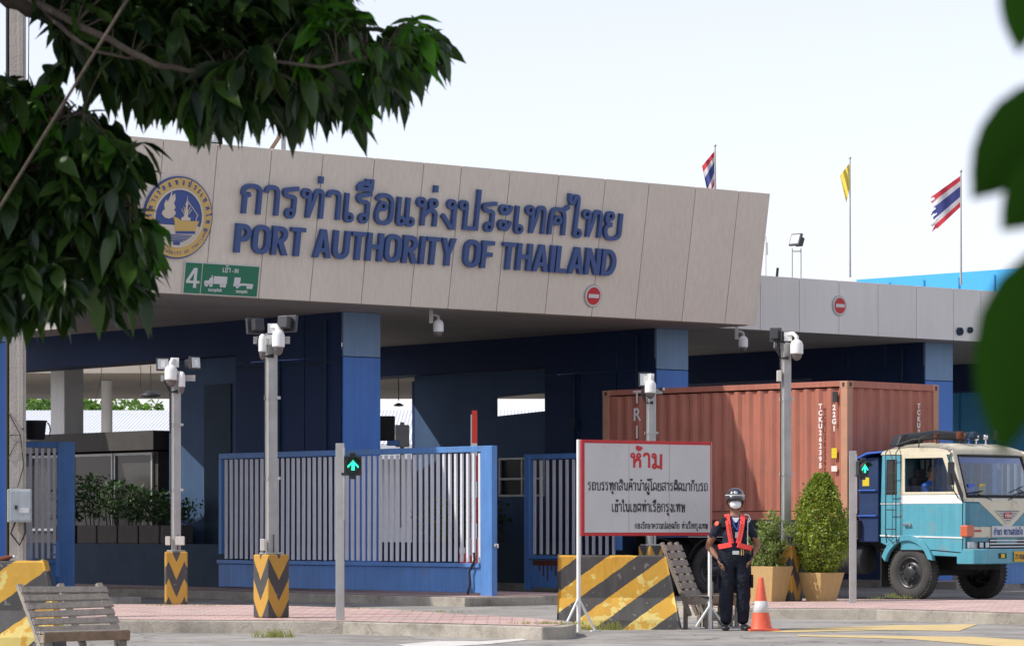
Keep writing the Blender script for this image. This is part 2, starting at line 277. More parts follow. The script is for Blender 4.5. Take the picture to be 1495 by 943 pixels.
# ------------------------------------------------------------------ mesh helpers
class MB:
    def __init__(s): s.v = []; s.f = []; s.mi = []; s.cur = 0; s.sm = []
    def add(s, vs, fs, M=None, smooth=False):
        o = len(s.v)
        s.v += [tuple(M @ Vector(q)) if M is not None else tuple(q) for q in vs]
        for f in fs: s.f.append([i + o for i in f]); s.mi.append(s.cur); s.sm.append(smooth)
        return s
    def box(s, c, d, rz=0, M=None, rot=None):
        x, y, z = [q / 2 for q in d]
        vs = [(sx * x, sy * y, sz * z) for sx in (-1, 1) for sy in (-1, 1) for sz in (-1, 1)]
        fs = [(0, 1, 3, 2), (4, 6, 7, 5), (0, 4, 5, 1), (2, 3, 7, 6), (0, 2, 6, 4), (1, 5, 7, 3)]
        m = Matrix.Translation(c) @ (rot.to_4x4() if rot is not None else Matrix.Rotation(rz, 4, 'Z'))
        return s.add(vs, fs, (M @ m) if M is not None else m)
    def bar(s, a, b, wd, dp=None, up=(0, 0, 1)):     # square bar from a to b
        a, b = Vector(a), Vector(b); d = b - a; L = d.length; d.normalize()
        up = Vector(up); sx = d.cross(up)
        if sx.length < 1e-4: sx = d.cross(Vector((0, 1, 0)))
        sx.normalize(); sy = sx.cross(d)
        m = Matrix((sx, sy, d)).transposed()
        return s.box((a + b) / 2, (wd, dp or wd, L), rot=m)
    def tube(s, pts, r, n=8, cap=True, rs=None):
        pts = [Vector(q) for q in pts]; rings = []; u = None
        for i, q in enumerate(pts):
            d = (pts[min(i + 1, len(pts) - 1)] - pts[max(i - 1, 0)]).normalized()
            if u is None:
                u = d.cross(Vector((0, 0, 1)))
                if u.length < .05: u = d.cross(Vector((0, 1, 0)))
            u = (u - d * u.dot(d)).normalized(); v = d.cross(u); rr = rs[i] if rs else r
            rings.append([q + (u * math.cos(2 * math.pi * k / n) + v * math.sin(2 * math.pi * k / n)) * rr for k in range(n)])
        vs = [q for g in rings for q in g]; fs = []
        for i in range(len(pts) - 1):
            for k in range(n): k2 = (k + 1) % n; fs.append((i * n + k, i * n + k2, (i + 1) * n + k2, (i + 1) * n + k))
        s.add(vs, fs, smooth=True)
        if cap:
            s.add(rings[0], [tuple(range(n))[::-1]]); s.add(rings[-1], [tuple(range(n))])
        return s
    def lathe(s, prof, c=(0, 0, 0), n=24, M=None, sx=1, sy=1):   # prof = [(r,z)...]
        vs = []; fs = []
        for r, z in prof:
            for k in range(n): a = 2 * math.pi * k / n; vs.append((c[0] + r * math.cos(a) * sx, c[1] + r * math.sin(a) * sy, c[2] + z))
        for i in range(len(prof) - 1):
            for k in range(n): k2 = (k + 1) % n; fs.append((i * n + k, i * n + k2, (i + 1) * n + k2, (i + 1) * n + k))
        s.add(vs, fs, M, smooth=True); return s
    def prism(s, pts, z0, z1, M=None, holes=()):     # polygon in xy extruded along z
        loops = [pts] + list(holes); flat = [Vector((q[0], q[1], 0)) for lp in loops for q in lp]
        tri = tessellate_polygon([[Vector((q[0], q[1], 0)) for q in lp] for lp in loops])
        N = len(flat); vs = [(q.x, q.y, z0) for q in flat] + [(q.x, q.y, z1) for q in flat]; fs = []
        for t in tri:
            a, b, c = t; n_ = (flat[b] - flat[a]).cross(flat[c] - flat[a]).z
            if n_ < 0: a, b, c = a, c, b
            fs.append((a + N, b + N, c + N)); fs.append((c, b, a))
        o = 0
        for li, lp in enumerate(loops):
            n = len(lp); ar = sum(lp[i][0] * lp[(i + 1) % n][1] - lp[(i + 1) % n][0] * lp[i][1] for i in range(n))
            for i in range(n):
                j = (i + 1) % n; q = (o + i, o + j, o + j + N, o + i + N)
                if (ar < 0) != (li > 0): q = q[::-1]
                fs.append(q)
            o += n
        return s.add(vs, fs, M)
    def ribbon(s, pts, t, z0, z1, closed=False, M=None):
        pts = [Vector((q[0], q[1])) for q in pts]; n = len(pts); L = []; Rr = []
        for i in range(n):
            a = pts[(i - 1) % n] if (closed or i > 0) else None; c = pts[(i + 1) % n] if (closed or i < n - 1) else None
            p = pts[i]; d1 = (p - a).normalized() if a is not None and (p - a).length > 1e-7 else None
            d2 = (c - p).normalized() if c is not None and (c - p).length > 1e-7 else None
            if d1 is None: d1 = d2
            if d2 is None: d2 = d1
            n1 = Vector((-d1.y, d1.x)); n2 = Vector((-d2.y, d2.x)); m = n1 + n2
            if m.length < .3: m = n1
            m.normalize(); k = 1 / max(.6, m.dot(n1))
            L.append(p + m * t / 2 * k); Rr.append(p - m * t / 2 * k)
        vs = [(q.x, q.y, z1) for q in L] + [(q.x, q.y, z1) for q in Rr] + [(q.x, q.y, z0) for q in L] + [(q.x, q.y, z0) for q in Rr]; fs = []
        for i in range(n if closed else n - 1):
            j = (i + 1) % n; fs += [(i, n + i, n + j, j), (n + i, 3 * n + i, 3 * n + j, n + j), (2 * n + i, i, j, 2 * n + j)]
        if not closed: fs += [(0, 2 * n, 3 * n, n), (n - 1, 2 * n - 1, 4 * n - 1, 3 * n - 1)]
        return s.add(vs, fs, M)
    def build(s, name, m, parent=None, bevel=0, M=None, loc=None):
        me = bpy.data.meshes.new(name)
        vs = s.v
        if M is not None: vs = [tuple(M @ Vector(q)) for q in vs]
        if loc is not None: vs = [tuple(Vector(q) - Vector(loc)) for q in vs]
        me.from_pydata(vs, [], s.f)
        ms = m if isinstance(m, (list, tuple)) else [m]
        for x in ms: me.materials.append(MT[x] if isinstance(x, str) else x)
        me.polygons.foreach_set('material_index', s.mi); me.polygons.foreach_set('use_smooth', s.sm)
        me.update(); o = bpy.data.objects.new(name, me); COL.objects.link(o)
        if parent is not None: o.parent = parent
        if loc is not None: o.location = loc
        if bevel:
            b = o.modifiers.new('bevel', 'BEVEL'); b.width = bevel; b.segments = 2; b.limit_method = 'ANGLE'; b.angle_limit = R(50)
        return o

def tag(o, label=None, cat=None, group=None, kind=None):
    if label: o['label'] = label
    if cat: o['category'] = cat
    if group: o['group'] = group
    if kind: o['kind'] = kind
    return o
def empty(name, loc, rz=0, label=None, cat=None, group=None, rot=None):
    o = bpy.data.objects.new(name, None); COL.objects.link(o); o.location = loc; o.empty_display_size = .2
    o.rotation_euler = rot.to_euler() if rot is not None else (0, 0, rz)
    return tag(o, label, cat, group)
def copy_tree(o, parent=None):
    kids = [c for c in bpy.data.objects if c.parent == o]
    c = o.copy(); COL.objects.link(c); c.parent = parent
    for k in kids: copy_tree(k, c)
    return c
def struct(o): o['kind'] = 'structure'; return o
def inset(poly, d):
    n = len(poly); out = []; ar = sum(poly[i][0] * poly[(i + 1) % n][1] - poly[(i + 1) % n][0] * poly[i][1] for i in range(n)); sg = 1 if ar > 0 else -1
    for i in range(n):
        a, p, c = (Vector(poly[k % n][:2]) for k in (i - 1, i, i + 1)); d1 = (p - a).normalized(); d2 = (c - p).normalized()
        n1 = Vector((-d1.y, d1.x)) * sg; n2 = Vector((-d2.y, d2.x)) * sg; m = (n1 + n2).normalized(); out.append(tuple(p + m * d / max(.4, m.dot(n1))))
    return out

# ------------------------------------------------------------------ lettering
def chaikin(p, it=2):
    for _ in range(it):
        q = [p[0]]
        for i in range(len(p) - 1):
            a, b = p[i], p[i + 1]; q += [(a[0] * .75 + b[0] * .25, a[1] * .75 + b[1] * .25), (a[0] * .25 + b[0] * .75, a[1] * .25 + b[1] * .75)]
        q.append(p[-1]); p = q
    return p
# Thai letters drawn as pen strokes: ('s' smooth | 'c' cornered, points) and ('o', x, y, radius) for the loops
TH = {
 'ก': (.64, [('s', [(.06,.66),(.06,.88),(.2,1),(.42,1),(.56,.9),(.56,.66),(.56,0)]), ('c', [(.12,0),(.12,.62),(.27,.70)])]),
 'า': (.46, [('s', [(.02,.80),(.06,.98),(.22,1.02),(.36,.94),(.38,.70),(.38,0)])]),
 'ร': (.50, [('s', [(.46,1.02),(.2,.97),(.02,.93),(.08,.72),(.36,.72),(.36,.5),(.36,.12)]), ('o', .25, .12, .11)]),
 'ท': (.70, [('o', .12, .87, .11), ('c', [(.22,.87),(.22,0)]), ('s', [(.22,.05),(.36,.62),(.42,.96),(.54,1.02),(.63,.9),(.63,.6),(.63,0)])]),
 'เ': (.30, [('c', [(.07,1),(.07,.14)]), ('o', .17, .12, .11)]),
 'แ': (.58, [('c', [(.07,1),(.07,.14)]), ('o', .17, .12, .11), ('c', [(.36,1),(.36,.14)]), ('o', .46, .12, .11)]),
 'อ': (.62, [('s', [(.04,.84),(.16,1.02),(.4,1.02),(.55,.85),(.55,.5),(.55,.15),(.42,0),(.2,0),(.08,.15),(.08,.4),(.14,.62)]), ('o', .25, .62, .11)]),
 'ห': (.72, [('o', .12, .87, .11), ('c', [(.22,.87),(.22,0)]), ('s', [(.22,.34),(.4,.62),(.62,.55),(.62,.3),(.62,0)]), ('o', .52, .86, .11), ('s', [(.42,.84),(.44,.66),(.5,.6)])]),
 'ง': (.52, [('o', .32, .87, .11), ('c', [(.43,.87),(.43,0),(.36,0),(.05,.46)])]),
 'ป': (.68, [('o', .12, .87, .11), ('c', [(.22,.87),(.22,.03),(.60,.03),(.60,1.5)])]),
 'บ': (.68, [('o', .12, .87, .11), ('c', [(.22,.87),(.22,.03),(.60,.03),(.60,1)])]),
 'ะ': (.44, [('o', .13, .82, .11), ('s', [(.06,.70),(.24,.66),(.34,.8),(.38,.98)]), ('o', .13, .25, .11), ('s', [(.06,.12),(.24,.06),(.34,.2),(.38,.40)])]),
 'ศ': (.70, [('s', [(.08,0),(.08,.6),(.12,.95),(.34,1.0),(.52,.9),(.56,.6),(.56,0)]), ('o', .32, .56, .11), ('s', [(.08,.28),(.12,.44),(.22,.5)]), ('c', [(.46,.93),(.68,1.12)])]),
 'ค': (.64, [('s', [(.08,0),(.08,.6),(.12,.95),(.34,1.02),(.52,.9),(.56,.6),(.56,0)]), ('o', .32, .56, .11), ('s', [(.08,.28),(.12,.44),(.22,.5)])]),
 'ด': (.62, [('s', [(.18,0),(.06,.25),(.06,.7),(.14,.96),(.34,1.02),(.52,.92),(.56,.6),(.56,0)]), ('o', .28, .3, .11)]),
 'ต': (.62, [('s', [(.18,0),(.06,.25),(.06,.75),(.12,1.02),(.22,1.0)]), ('c', [(.2,1.0),(.31,.84),(.41,1.0)]), ('s', [(.4,1.0),(.54,1.0),(.56,.75),(.56,0)]), ('o', .28, .3, .11)]),
 'ไ': (.34, [('s', [(-.10,1.62),(-.10,1.3),(.02,1.22),(.06,1.4),(.10,1.54),(.20,1.5),(.20,1.2),(.18,.14)]), ('o', .27, .12, .11)]),
 'ใ': (.34, [('o', .04, 1.24, .09), ('s', [(-.04,1.25),(0,1.48),(.12,1.54),(.20,1.4),(.18,1.2),(.18,.14)]), ('o', .27, .12, .11)]),
 'โ': (.34, [('s', [(.34,1.5),(.1,1.5),(-.08,1.46),(.02,1.3),(.18,1.26),(.18,1.0),(.18,.14)]), ('o', .27, .12, .11)]),
 'ย': (.64, [('o', .18, .87, .11), ('s', [(.07,.87),(.06,.62),(.26,.54)]), ('s', [(.26,.54),(.05,.46),(.05,.2),(.14,.0),(.42,.0),(.57,.12),(.57,.4),(.57,1)])]),
 'ถ': (.64, [('s', [(.06,.66),(.06,.88),(.2,1),(.42,1),(.56,.9),(.56,.66),(.56,0)]), ('c', [(.12,.14),(.12,.62),(.27,.70)]), ('o', .2, .12, .10)]),
 'ภ': (.68, [('s', [(.10,.66),(.10,.88),(.24,1),(.46,1),(.6,.9),(.6,.66),(.6,0)]), ('c', [(.19,.14),(.19,.62),(.32,.70)]), ('o', .10, .12, .10)]),
 'ส': (.64, [('s', [(.04,.84),(.1,.98),(.34,1.02),(.52,.92),(.56,.6),(.56,0)]), ('o', .17, .13, .11), ('s', [(.06,.2),(.06,.5),(.2,.6),(.4,.5),(.55,.3)]), ('c', [(.46,.93),(.66,1.14)])]),
 'ล': (.64, [('s', [(.04,.84),(.1,.98),(.34,1.02),(.52,.92),(.56,.6),(.56,0)]), ('o', .17, .13, .11), ('s', [(.06,.2),(.06,.5),(.2,.6),(.4,.5),(.55,.3)])]),
 'น': (.70, [('o', .12, .87, .11), ('c', [(.22,.87),(.22,.04)]), ('c', [(.22,.10),(.46,.16)]), ('o', .52, .12, .11), ('c', [(.60,.14),(.60,1)])]),
 'ม': (.70, [('o', .12, .87, .11), ('c', [(.22,.87),(.22,.14)]), ('o', .14, .12, .11), ('c', [(.22,.16),(.58,.02),(.60,1)])]),
 'ผ': (.70, [('o', .18, .87, .11), ('c', [(.08,.87),(.08,0),(.14,0),(.33,.60),(.54,0),(.60,0),(.60,1)])]),
 'พ': (.76, [('o', .12, .87, .11), ('c', [(.20,.87),(.22,0),(.27,0),(.41,.9),(.55,0),(.6,0),(.66,1)])]),
 'ข': (.60, [('o', .2, .87, .10), ('s', [(.28,.8),(.2,.62),(.14,.5),(.14,.3)]), ('c', [(.14,.4),(.14,.03),(.50,.03),(.50,1)])]),
 'ษ': (.74, [('o', .12, .87, .11), ('c', [(.22,.87),(.22,.03),(.60,.03),(.60,1)]), ('o', .44, .46, .10), ('c', [(.5,.5),(.74,.66)])]),
 'ว': (.50, [('s', [(.03,.80),(.08,.98),(.24,1.02),(.40,.94),(.42,.70),(.42,.14)]), ('o', .31, .12, .11)]),
 '่': (0, [('c', [(-.16,1.26),(-.16,1.52)])]),
 '้': (0, [('o', -.26, 1.42, .08), ('s', [(-.26,1.3),(-.12,1.28),(-.0,1.48)])]),
 'ิ': (0, [('s', [(-.48,1.18),(-.4,1.38),(-.2,1.4),(-.1,1.28),(-.08,1.18)]), ('c', [(-.5,1.18),(-.04,1.18)])]),
 'ื': (0, [('s', [(-.50,1.18),(-.42,1.38),(-.22,1.4),(-.12,1.28),(-.10,1.18)]), ('c', [(-.52,1.18),(-.04,1.18)]), ('c', [(-.08,1.18),(-.08,1.56)]), ('c', [(-.22,1.3),(-.22,1.56)])]),
 'ั': (0, [('o', -.40, 1.30, .09), ('s', [(-.42,1.2),(-.24,1.16),(-.1,1.4)])]),
 'ํ': (0, [('o', -.12, 1.32, .09)]),
 '์': (0, [('o', -.22, 1.30, .09), ('s', [(-.2,1.4),(-.22,1.56),(-.08,1.6)])]),
 'ุ': (0, [('o', -.20, -.24, .08), ('c', [(-.10,-.22),(-.10,-.50)])]),
 'ู': (0, [('o', -.34, -.24, .08), ('c', [(-.26,-.22),(-.26,-.48),(-.08,-.48),(-.08,-.16)])]),
 ' ': (.4, []), '-': (.4, [('c', [(.06,.5),(.34,.5)])]),
}
TH['ำ'] = (.46, TH['า'][1] + [('o', -.10, 1.30, .09)])
def thai_width(txt, sx, gap): return sum(TH[c][0] * sx + (gap if TH[c][0] else 0) for c in txt) - gap
def thai_glyph(mb, ch, x, y, sx, sy, t, z0, z1, M=None, k0=0):
    k = k0
    for st in TH[ch][1]:
        zz = z1 + k * .0006; k += 1
        if st[0] == 'o':
            _, cx, cy, r = st; pts = [(x + (cx + math.cos(a * math.pi / 7) * r) * sx, y + cy * sy + math.sin(a * math.pi / 7) * r * (sx + sy) / 2 * 1.0) for a in range(14)]
            mb.ribbon(pts, t * .78, z0, zz, True, M)
        else:
            pts = [(x + a * sx, y + b * sy) for a, b in st[1]]
            if st[0] == 's': pts = chaikin(pts, 2)
            mb.ribbon(pts, t, z0, zz, False, M)
def thai_line(mb, txt, x, y, sx, sy, t, z0, z1, gap, M=None):
    for i, ch in enumerate(txt):
        if TH[ch][0] == 0: thai_glyph(mb, ch, x - gap, y, sx, sy, t, z0, z1, M, 8)
        else: thai_glyph(mb, ch, x, y, sx, sy, t, z0, z1, M, (i % 2) * 5); x += TH[ch][0] * sx + gap
    return x
def text_mesh(body, size, ext=.0, off=0., sx=1., shear=0., align='LEFT', space=1.):
    c = bpy.data.curves.new('t', 'FONT'); c.body = body; c.size = size; c.extrude = ext; c.offset = off; c.shear = shear; c.align_x = align
    c.space_character = space; c.resolution_u = 4
    o = bpy.data.objects.new('t', c); COL.objects.link(o); dg = bpy.context.evaluated_depsgraph_get(); dg.update()
    me = bpy.data.meshes.new_from_object(o.evaluated_get(dg)); bpy.data.objects.remove(o)
    vs = [(v.co.x * sx, v.co.y, v.co.z) for v in me.vertices]; fs = [list(p.vertices) for p in me.polygons]; bpy.data.meshes.remove(me)
    return vs, fs
def add_text(mb, body, x, y, z, size, ext=.002, off=0., sx=1., align='LEFT', M=None, space=1., shear=0.):
    vs, fs = text_mesh(body, size, ext, off, sx, shear, align, space)
    mb.add([(a + x, b + y, c + z) for a, b, c in vs], fs, M); return max([q[0] for q in vs] + [0]) + x

# ================================================================== THE SETTING: ground, pavements, markings
def sheet(name, poly, z, m, kind='structure'):
    mb = MB(); n = len(poly); ar = sum(poly[i][0] * poly[(i + 1) % n][1] - poly[(i + 1) % n][0] * poly[i][1] for i in range(n))
    if ar < 0: poly = poly[::-1]
    tri = tessellate_polygon([[Vector((q[0], q[1], 0)) for q in poly]]); fs = []
    for a, b, c in tri:
        A, B, C_ = (Vector(poly[i][:2]) for i in (a, b, c))
        if (B - A).cross(C_ - A) < 0: a, c = c, a
        fs.append((a, b, c))
    mb.add([(q[0], q[1], z) for q in poly], fs); o = mb.build(name, m); o['kind'] = kind; return o
gm = MB(); gm.add([(-900, -300, 0), (900, -300, 0), (900, 2500, 0), (-900, 2500, 0)], [(0, 1, 2, 3)]); struct(gm.build('ground', 'road'))
def pavement(name, pts, z=.15, kw=.16, wav=.0):
    poly = [tuple(G(x, y, z)[:2]) for x, y in pts]
    # finer outline with slightly uneven edge
    fine = []
    for i in range(len(poly)):
        a, b = Vector(poly[i]), Vector(poly[(i + 1) % len(poly)]); k = max(1, int((b - a).length / .6))
        for j in range(k): q = a.lerp(b, j / k); fine.append((q.x + rnd.uniform(-.012, .012), q.y + rnd.uniform(-.02, .02)))
    mb = MB(); mb.prism(fine, -.05, z); struct(mb.build(name + '_kerb', 'kerb', bevel=.015))
    inn = inset(poly, kw); struct(sheet(name, inn, z + .006, 'paver'))
pavement('pavement', [(-900, 896), (-150, 903), (200, 905), (500, 907), (700, 912), (790, 914.5), (825, 914), (842, 911), (838, 907), (800, 902.5), (700, 897), (560, 888), (400, 883), (100, 881), (-300, 879), (-900, 876)])
pavement('pavement_by_truck', [(980, 884), (1060, 887.5), (1280, 889), (1500, 895.5), (1900, 905), (1900, 878), (1500, 875.5), (1250, 874.5), (1000, 874)])
def mark(name, pts, m, z=.005): return sheet(name, [tuple(G(x, y)[:2]) for x, y in pts], z, m)
mark('road_marking', [(1120, 921.5), (1180, 917), (1300, 912.6), (1428, 911), (1400, 921), (1290, 919.5), (1150, 923)], 'yline')
mark('road_marking', [(1165, 926.5), (1300, 928), (1420, 929.5), (1495, 934), (1600, 941), (1600, 950), (1500, 946.5), (1330, 933), (1165, 928.5)], 'yline')
mark('road_marking', [(580, 941), (640, 935.5), (700, 936), (762, 932), (770, 934), (715, 940), (650, 944), (600, 945)], 'wline')

# grass tufts and litter along the kerbs
gt = MB()
def tuft(x, y, z, n, hgt, spread):
    for _ in range(n):
        a = rnd.uniform(0, 6.28); r = rnd.uniform(0, spread); bx, by = x + r * math.cos(a), y + r * math.sin(a) * .4; h_ = hgt * .75 * rnd.uniform(.3, 1); l_ = rnd.uniform(-.5, .5) * h_; w_ = .004
        gt.add([(bx - w_, by, z), (bx + w_, by, z), (bx + l_ * .5 + w_ * .7, by + l_ * .3, z + h_ * .6), (bx + l_, by + l_ * .4, z + h_), ], [(0, 1, 2), (0, 2, 3)])
for px, py, z, n, hgt, sp in ((400, 930, 0, 160, .16, .28), (640, 893, .15, 60, .05, .5), (520, 889, .15, 60, .05, .5), (800, 911, .15, 160, .08, .5), (860, 919, 0, 160, .12, .45), (895, 919, 0, 100, .2, .2),
                              (1302, 872, .15, 50, .14, .12), (1322, 873, .15, 40, .10, .2), (1280, 874, .15, 30, .08, .2), (1245, 878, .15, 60, .06, .6), (1100, 883, .15, 80, .05, .8), (300, 884, .15, 80, .05, .5), (430, 903, .15, 40, .04, .4), (655, 924, 0, 40, .08, .15), (235, 884, .15, 60, .06, .25)):
    q = G(px, py, z); tuft(q.x, q.y, z, n, hgt, sp)
tag(gt.build('grass', 'grass'), 'short dry grass tufts sprouting along the kerb edges', 'grass', kind='stuff')
for px, py in ((1262, 899), (1290, 901)):
    mb = MB(); q = G(px, py); 
    mb.prism([(-.09, -.04), (.02, -.06), (.1, -.02), (.07, .05), (-.05, .06)], 0, .05); o = mb.build('stone', 'kerb', bevel=.01); o.location = (q.x, q.y, 0); o.rotation_euler = (0, 0, px)
    if px > 1280: o.scale = (.6, .6, .6)
    tag(o, 'larger broken stone lying on the road below the right kerb' if px < 1280 else 'smaller stone chip lying on the road right of a larger stone', 'stone')

# ================================================================== THE GATE BUILDING
TH_B = math.atan2(.640, .768); PA = Vector((-3.1, 60.0, 0)); BW = Matrix.Translation(PA) @ Matrix.Rotation(TH_B, 4, 'Z'); BWi = BW.inverted()
SO = 5.22
bld = empty('gate_building', PA, TH_B, 'long port gate building with beige sign fascia over deep blue piers', 'building')
def L2(p): return BWi @ p
mb = MB(); 
Z1 = 7.75
Ydir = Vector((0, -.40, Z1 - SO)).normalized(); Xd = Vector((1, 0, 0)); Zd = Xd.cross(Ydir)
FM = Matrix.Translation((0, -1.91, SO)) @ Matrix((Xd, Ydir, Zd)).transposed().to_4x4()    # fascia plane in the building's frame
FW = BW @ FM; FWi = FW.inverted(); FN = (FW.to_3x3() @ Vector((0, 0, 1))); FO = FW @ Vector((0, 0, 0))
FH = math.hypot(.40, Z1 - SO)
def fas(px, py): q = FWi @ on_plane(px, py, FO, FN); return q.x, q.y
# backing and cladding panels of the tilted sign fascia
A_END = 8.61
mb = MB(); mb.box((-5.9, FH / 2, -.30), (29.0, FH - .02, .5), M=FM); mb.build('fascia_frame', 'joint', bld)
js = [fas(px, 203 + .0871 * (px - 205) + 2)[0] for px in (239, 318, 397, 472, 547, 619, 674, 745, 816, 884, 948, 1016, 1079)]
while js[0] > -20: js.insert(0, js[0] - 1.30)
js.append(A_END)
for a0, a1 in zip(js, js[1:]):
    p = MB(); p.box(((a0 + a1) / 2, FH / 2, -.02), (a1 - a0 - .014, FH, .04), M=FM); p.build('fascia_panel', 'fascia', bld, bevel=.006)
p = MB(); p.box((A_END + .02, FH / 2, -.32), (.04, FH, .58), M=FM); p.build('fascia_end', 'fascia', bld)
# lower grey fascia to the right
mb = MB(); mb.box((17.0, -.60, SO + .55), (19.4, .46, 1.05)); mb.build('fascia_frame', 'joint', bld)
nR = (Vector((BW.to_3x3() @ Vector((0, -1, 0))))); oR = BW @ Vector((0, -.85, SO))
def fasR(px, py): q = BWi @ on_plane(px, py, oR, nR); return q.x, q.z
jr = [7.25] + [fasR(px, 440)[0] for px in (1109, 1166, 1224, 1281, 1337, 1391, 1431, 1470)]
while jr[-1] < 26: jr.append(jr[-1] + .95)
for a0, a1 in zip(jr, jr[1:]):
    p = MB(); p.box(((a0 + a1) / 2, -.85, SO + .545), (a1 - a0 - .012, .04, 1.09)); p.build('fascia_panel', 'fascia2', bld, bevel=.006)
# canopy slabs
HL = [[(-1.2, 7.5), (-2.25, 6.0), (-3.3, 6.4), (-3.95, 9.2), (-1.2, 9.2)], [(6.95, 8.7), (5.9, 8.0), (5.5, 8.4), (5.2, 9.6), (6.95, 9.6)]]     # roof openings that let the sun reach the booth walls
rect = lambda a0, a1, b0, b1: [(a0, b0), (a1, b0), (a1, b1), (a0, b1)]
p = MB(); p.prism(rect(-20.4, 8.6, -1.7, 12), SO, SO + .12, None, HL); p.build('canopy', 'soffit', bld)
p = MB(); p.box((17.65, 5.6, SO + .06), (18.0, 12.8, .12)); p.build('canopy', 'soffit', bld)
p = MB(); p.prism(rect(-20, 26, -.3, 11.8), SO + .125, SO + .26, None, HL); p.build('roof_deck', 'roof', bld)
def wpoly(pts): return [tuple(L2(Vector((x, y, 0)))[:2]) for x, y in pts]
p = MB(); p.prism(wpoly([(-34, 84), (34, 84), (34, 101), (-34, 101)]), SO, SO + .5); p.build('rear_canopy', 'soffit2', bld)
# piers, beams, joints and booths for each traffic island
def island(a0, ends, gap_end, kind):
    """a0: pier's left face, ends: b where the pier stops; booth recess behind"""
    w_ = .85
    p = MB(); p.box((a0 + w_ / 2, ends / 2 + .01, 2.35), (w_, ends - .02, 4.10)); p.build('pier', 'shadeblue', bld)
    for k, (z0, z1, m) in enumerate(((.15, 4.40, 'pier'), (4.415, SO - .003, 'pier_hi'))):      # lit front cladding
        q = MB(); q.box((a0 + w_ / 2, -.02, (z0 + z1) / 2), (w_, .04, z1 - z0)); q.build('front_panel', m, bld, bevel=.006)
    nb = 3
    for k in range(nb):                                                                     # side cladding, same blue with canopy shade put into its colour
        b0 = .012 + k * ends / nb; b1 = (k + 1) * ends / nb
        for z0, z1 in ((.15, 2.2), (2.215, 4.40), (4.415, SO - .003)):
            q = MB(); q.box((a0 - .012, (b0 + b1) / 2, (z0 + z1) / 2), (.024, b1 - b0 - .014, z1 - z0)); q.build('side_panel', 'shadeblue', bld)
    q = MB(); q.box((a0 + w_ / 2, ends + 6.6, (4.57 + SO) / 2), (w_, 13.2, SO - 4.57 - .004)); q.build('beam', 'shadeblue', bld)
island(0, 3.35, 0, 0); island(7.72, 3.35, 0, 1); island(15.44, 3.35, 0, 2); island(-7.72, 3.35, 0, 3); island(23.16, 3.35, 0, 4)
for a_, b_, z0_, z1_ in ((-.045, .45, .2, 5.1), (-.045, 1.9, .2, 4.4), (7.675, .5, .2, 5.1), (7.675, 2.4, 1.0, 4.4), (15.395, .6, .2, 5.1)):
    q = MB(); q.tube([(a_, b_, z0_), (a_, b_, z1_)], .022, 8); q.box((a_ - .01, b_, z0_ + 2.4), (.07, .16, .22)); q.build('conduit', 'lowwall', bld)
q = MB(); q.tube([(-.03, .1, 4.3), (-.03, 3.3, 4.3)], .018, 6); q.build('conduit', 'lowwall', bld)
def plate(mb, outer, holes, th, M): mb.prism(outer, -th / 2, th / 2, M, holes)
def side_wall(a):    # matrix mapping (b, z) plate coords onto the plane a=const
    return Matrix(((0, 0, 1, a), (1, 0, 0, 0), (0, 1, 0, 0), (0, 0, 0, 1)))
# booth A, recessed, with a slot of daylight and a door recess
mb = MB(); plate(mb, [(3.42, .15), (6.05, .15), (6.05, 4.56), (3.42, 4.56)], [[(3.46, 2.35), (3.56, 2.35), (3.56, 3.95), (3.46, 3.95)]], .1, side_wall(.33)); mb.build('booth_wall', 'boothblue', bld)
mb = MB(); mb.box((.60, 6.10, 2.3), (.5, .1, 4.3)); mb.build('booth_end', 'shadeblue', bld)
mb = MB(); mb.box((.27, 4.35, 2.1), (.04, .9, 3.9)); mb.build('door', 'lowwall', bld)
mb = MB(); mb.box((-.25, 7.8, .56), (.3, 9.6, .82)); mb.build('low_wall', 'lowwall', bld)
mb = MB(); mb.box((1.3, 10.2, 3.02), (2.2, 7.4, .38)); mb.build('booth_roof', 'booth', bld)
mb = MB(); mb.box((1.4, 10.2, 1.45), (1.9, 7.0, 2.7)); bb = mb.build('booth', 'booth', bld)
for b0, b1 in ((6.85, 8.2), (8.3, 9.8), (9.9, 11.4)):
    q = MB(); q.box((.44, (b0 + b1) / 2, 2.0), (.03, b1 - b0, 1.5)); w_ = q.build('window', 'boothwin', bld)
    q = MB()
    for z in (1.24, 2.76): q.box((.42, (b0 + b1) / 2, z), (.05, b1 - b0 + .06, .05))
    for b in (b0, b1): q.box((.415, b, 2.0), (.05, .05, 1.55))
    f_ = q.build('window_frame', 'galv', w_)
# booth B with high slot window and small window
mb = MB(); plate(mb, [(3.42, .15), (8.05, .15), (8.05, 4.56), (3.42, 4.56)], [[(3.5, 3.70), (5.35, 3.62), (5.35, 4.02), (3.5, 4.08)], [(3.7, 1.95), (5.15, 1.95), (5.15, 2.72), (3.7, 2.72)]], .1, side_wall(8.05)); mb.build('booth_wall', 'boothblue', bld)
q = MB(); q.box((8.07, 4.42, 2.33), (.02, 1.45, .77)); w_ = q.build('window', 'boothwin', bld)
q = MB()
for z in (1.95, 2.30, 2.72): q.box((8.0, 4.42, z), (.04, 1.5, .045))
for b in (3.7, 4.42, 5.15): q.box((8.0, b, 2.33), (.045, .045, .8))
q.build('window_frame', 'galv', w_)
mb = MB(); mb.box((8.4, 8.1, 2.3), (.8, .1, 4.3)); mb.build('booth_end', 'shadeblue', bld)
mb = MB(); mb.box((7.35, 4.6, .56), (.3, 8.4, .82)); mb.build('low_wall', 'lowwall', bld)
# behind pier C a lower blue booth
mb = MB(); mb.box((17.2, 4.6, 1.6), (1.8, 4.4, 2.9)); mb.build('booth', 'pier', bld)
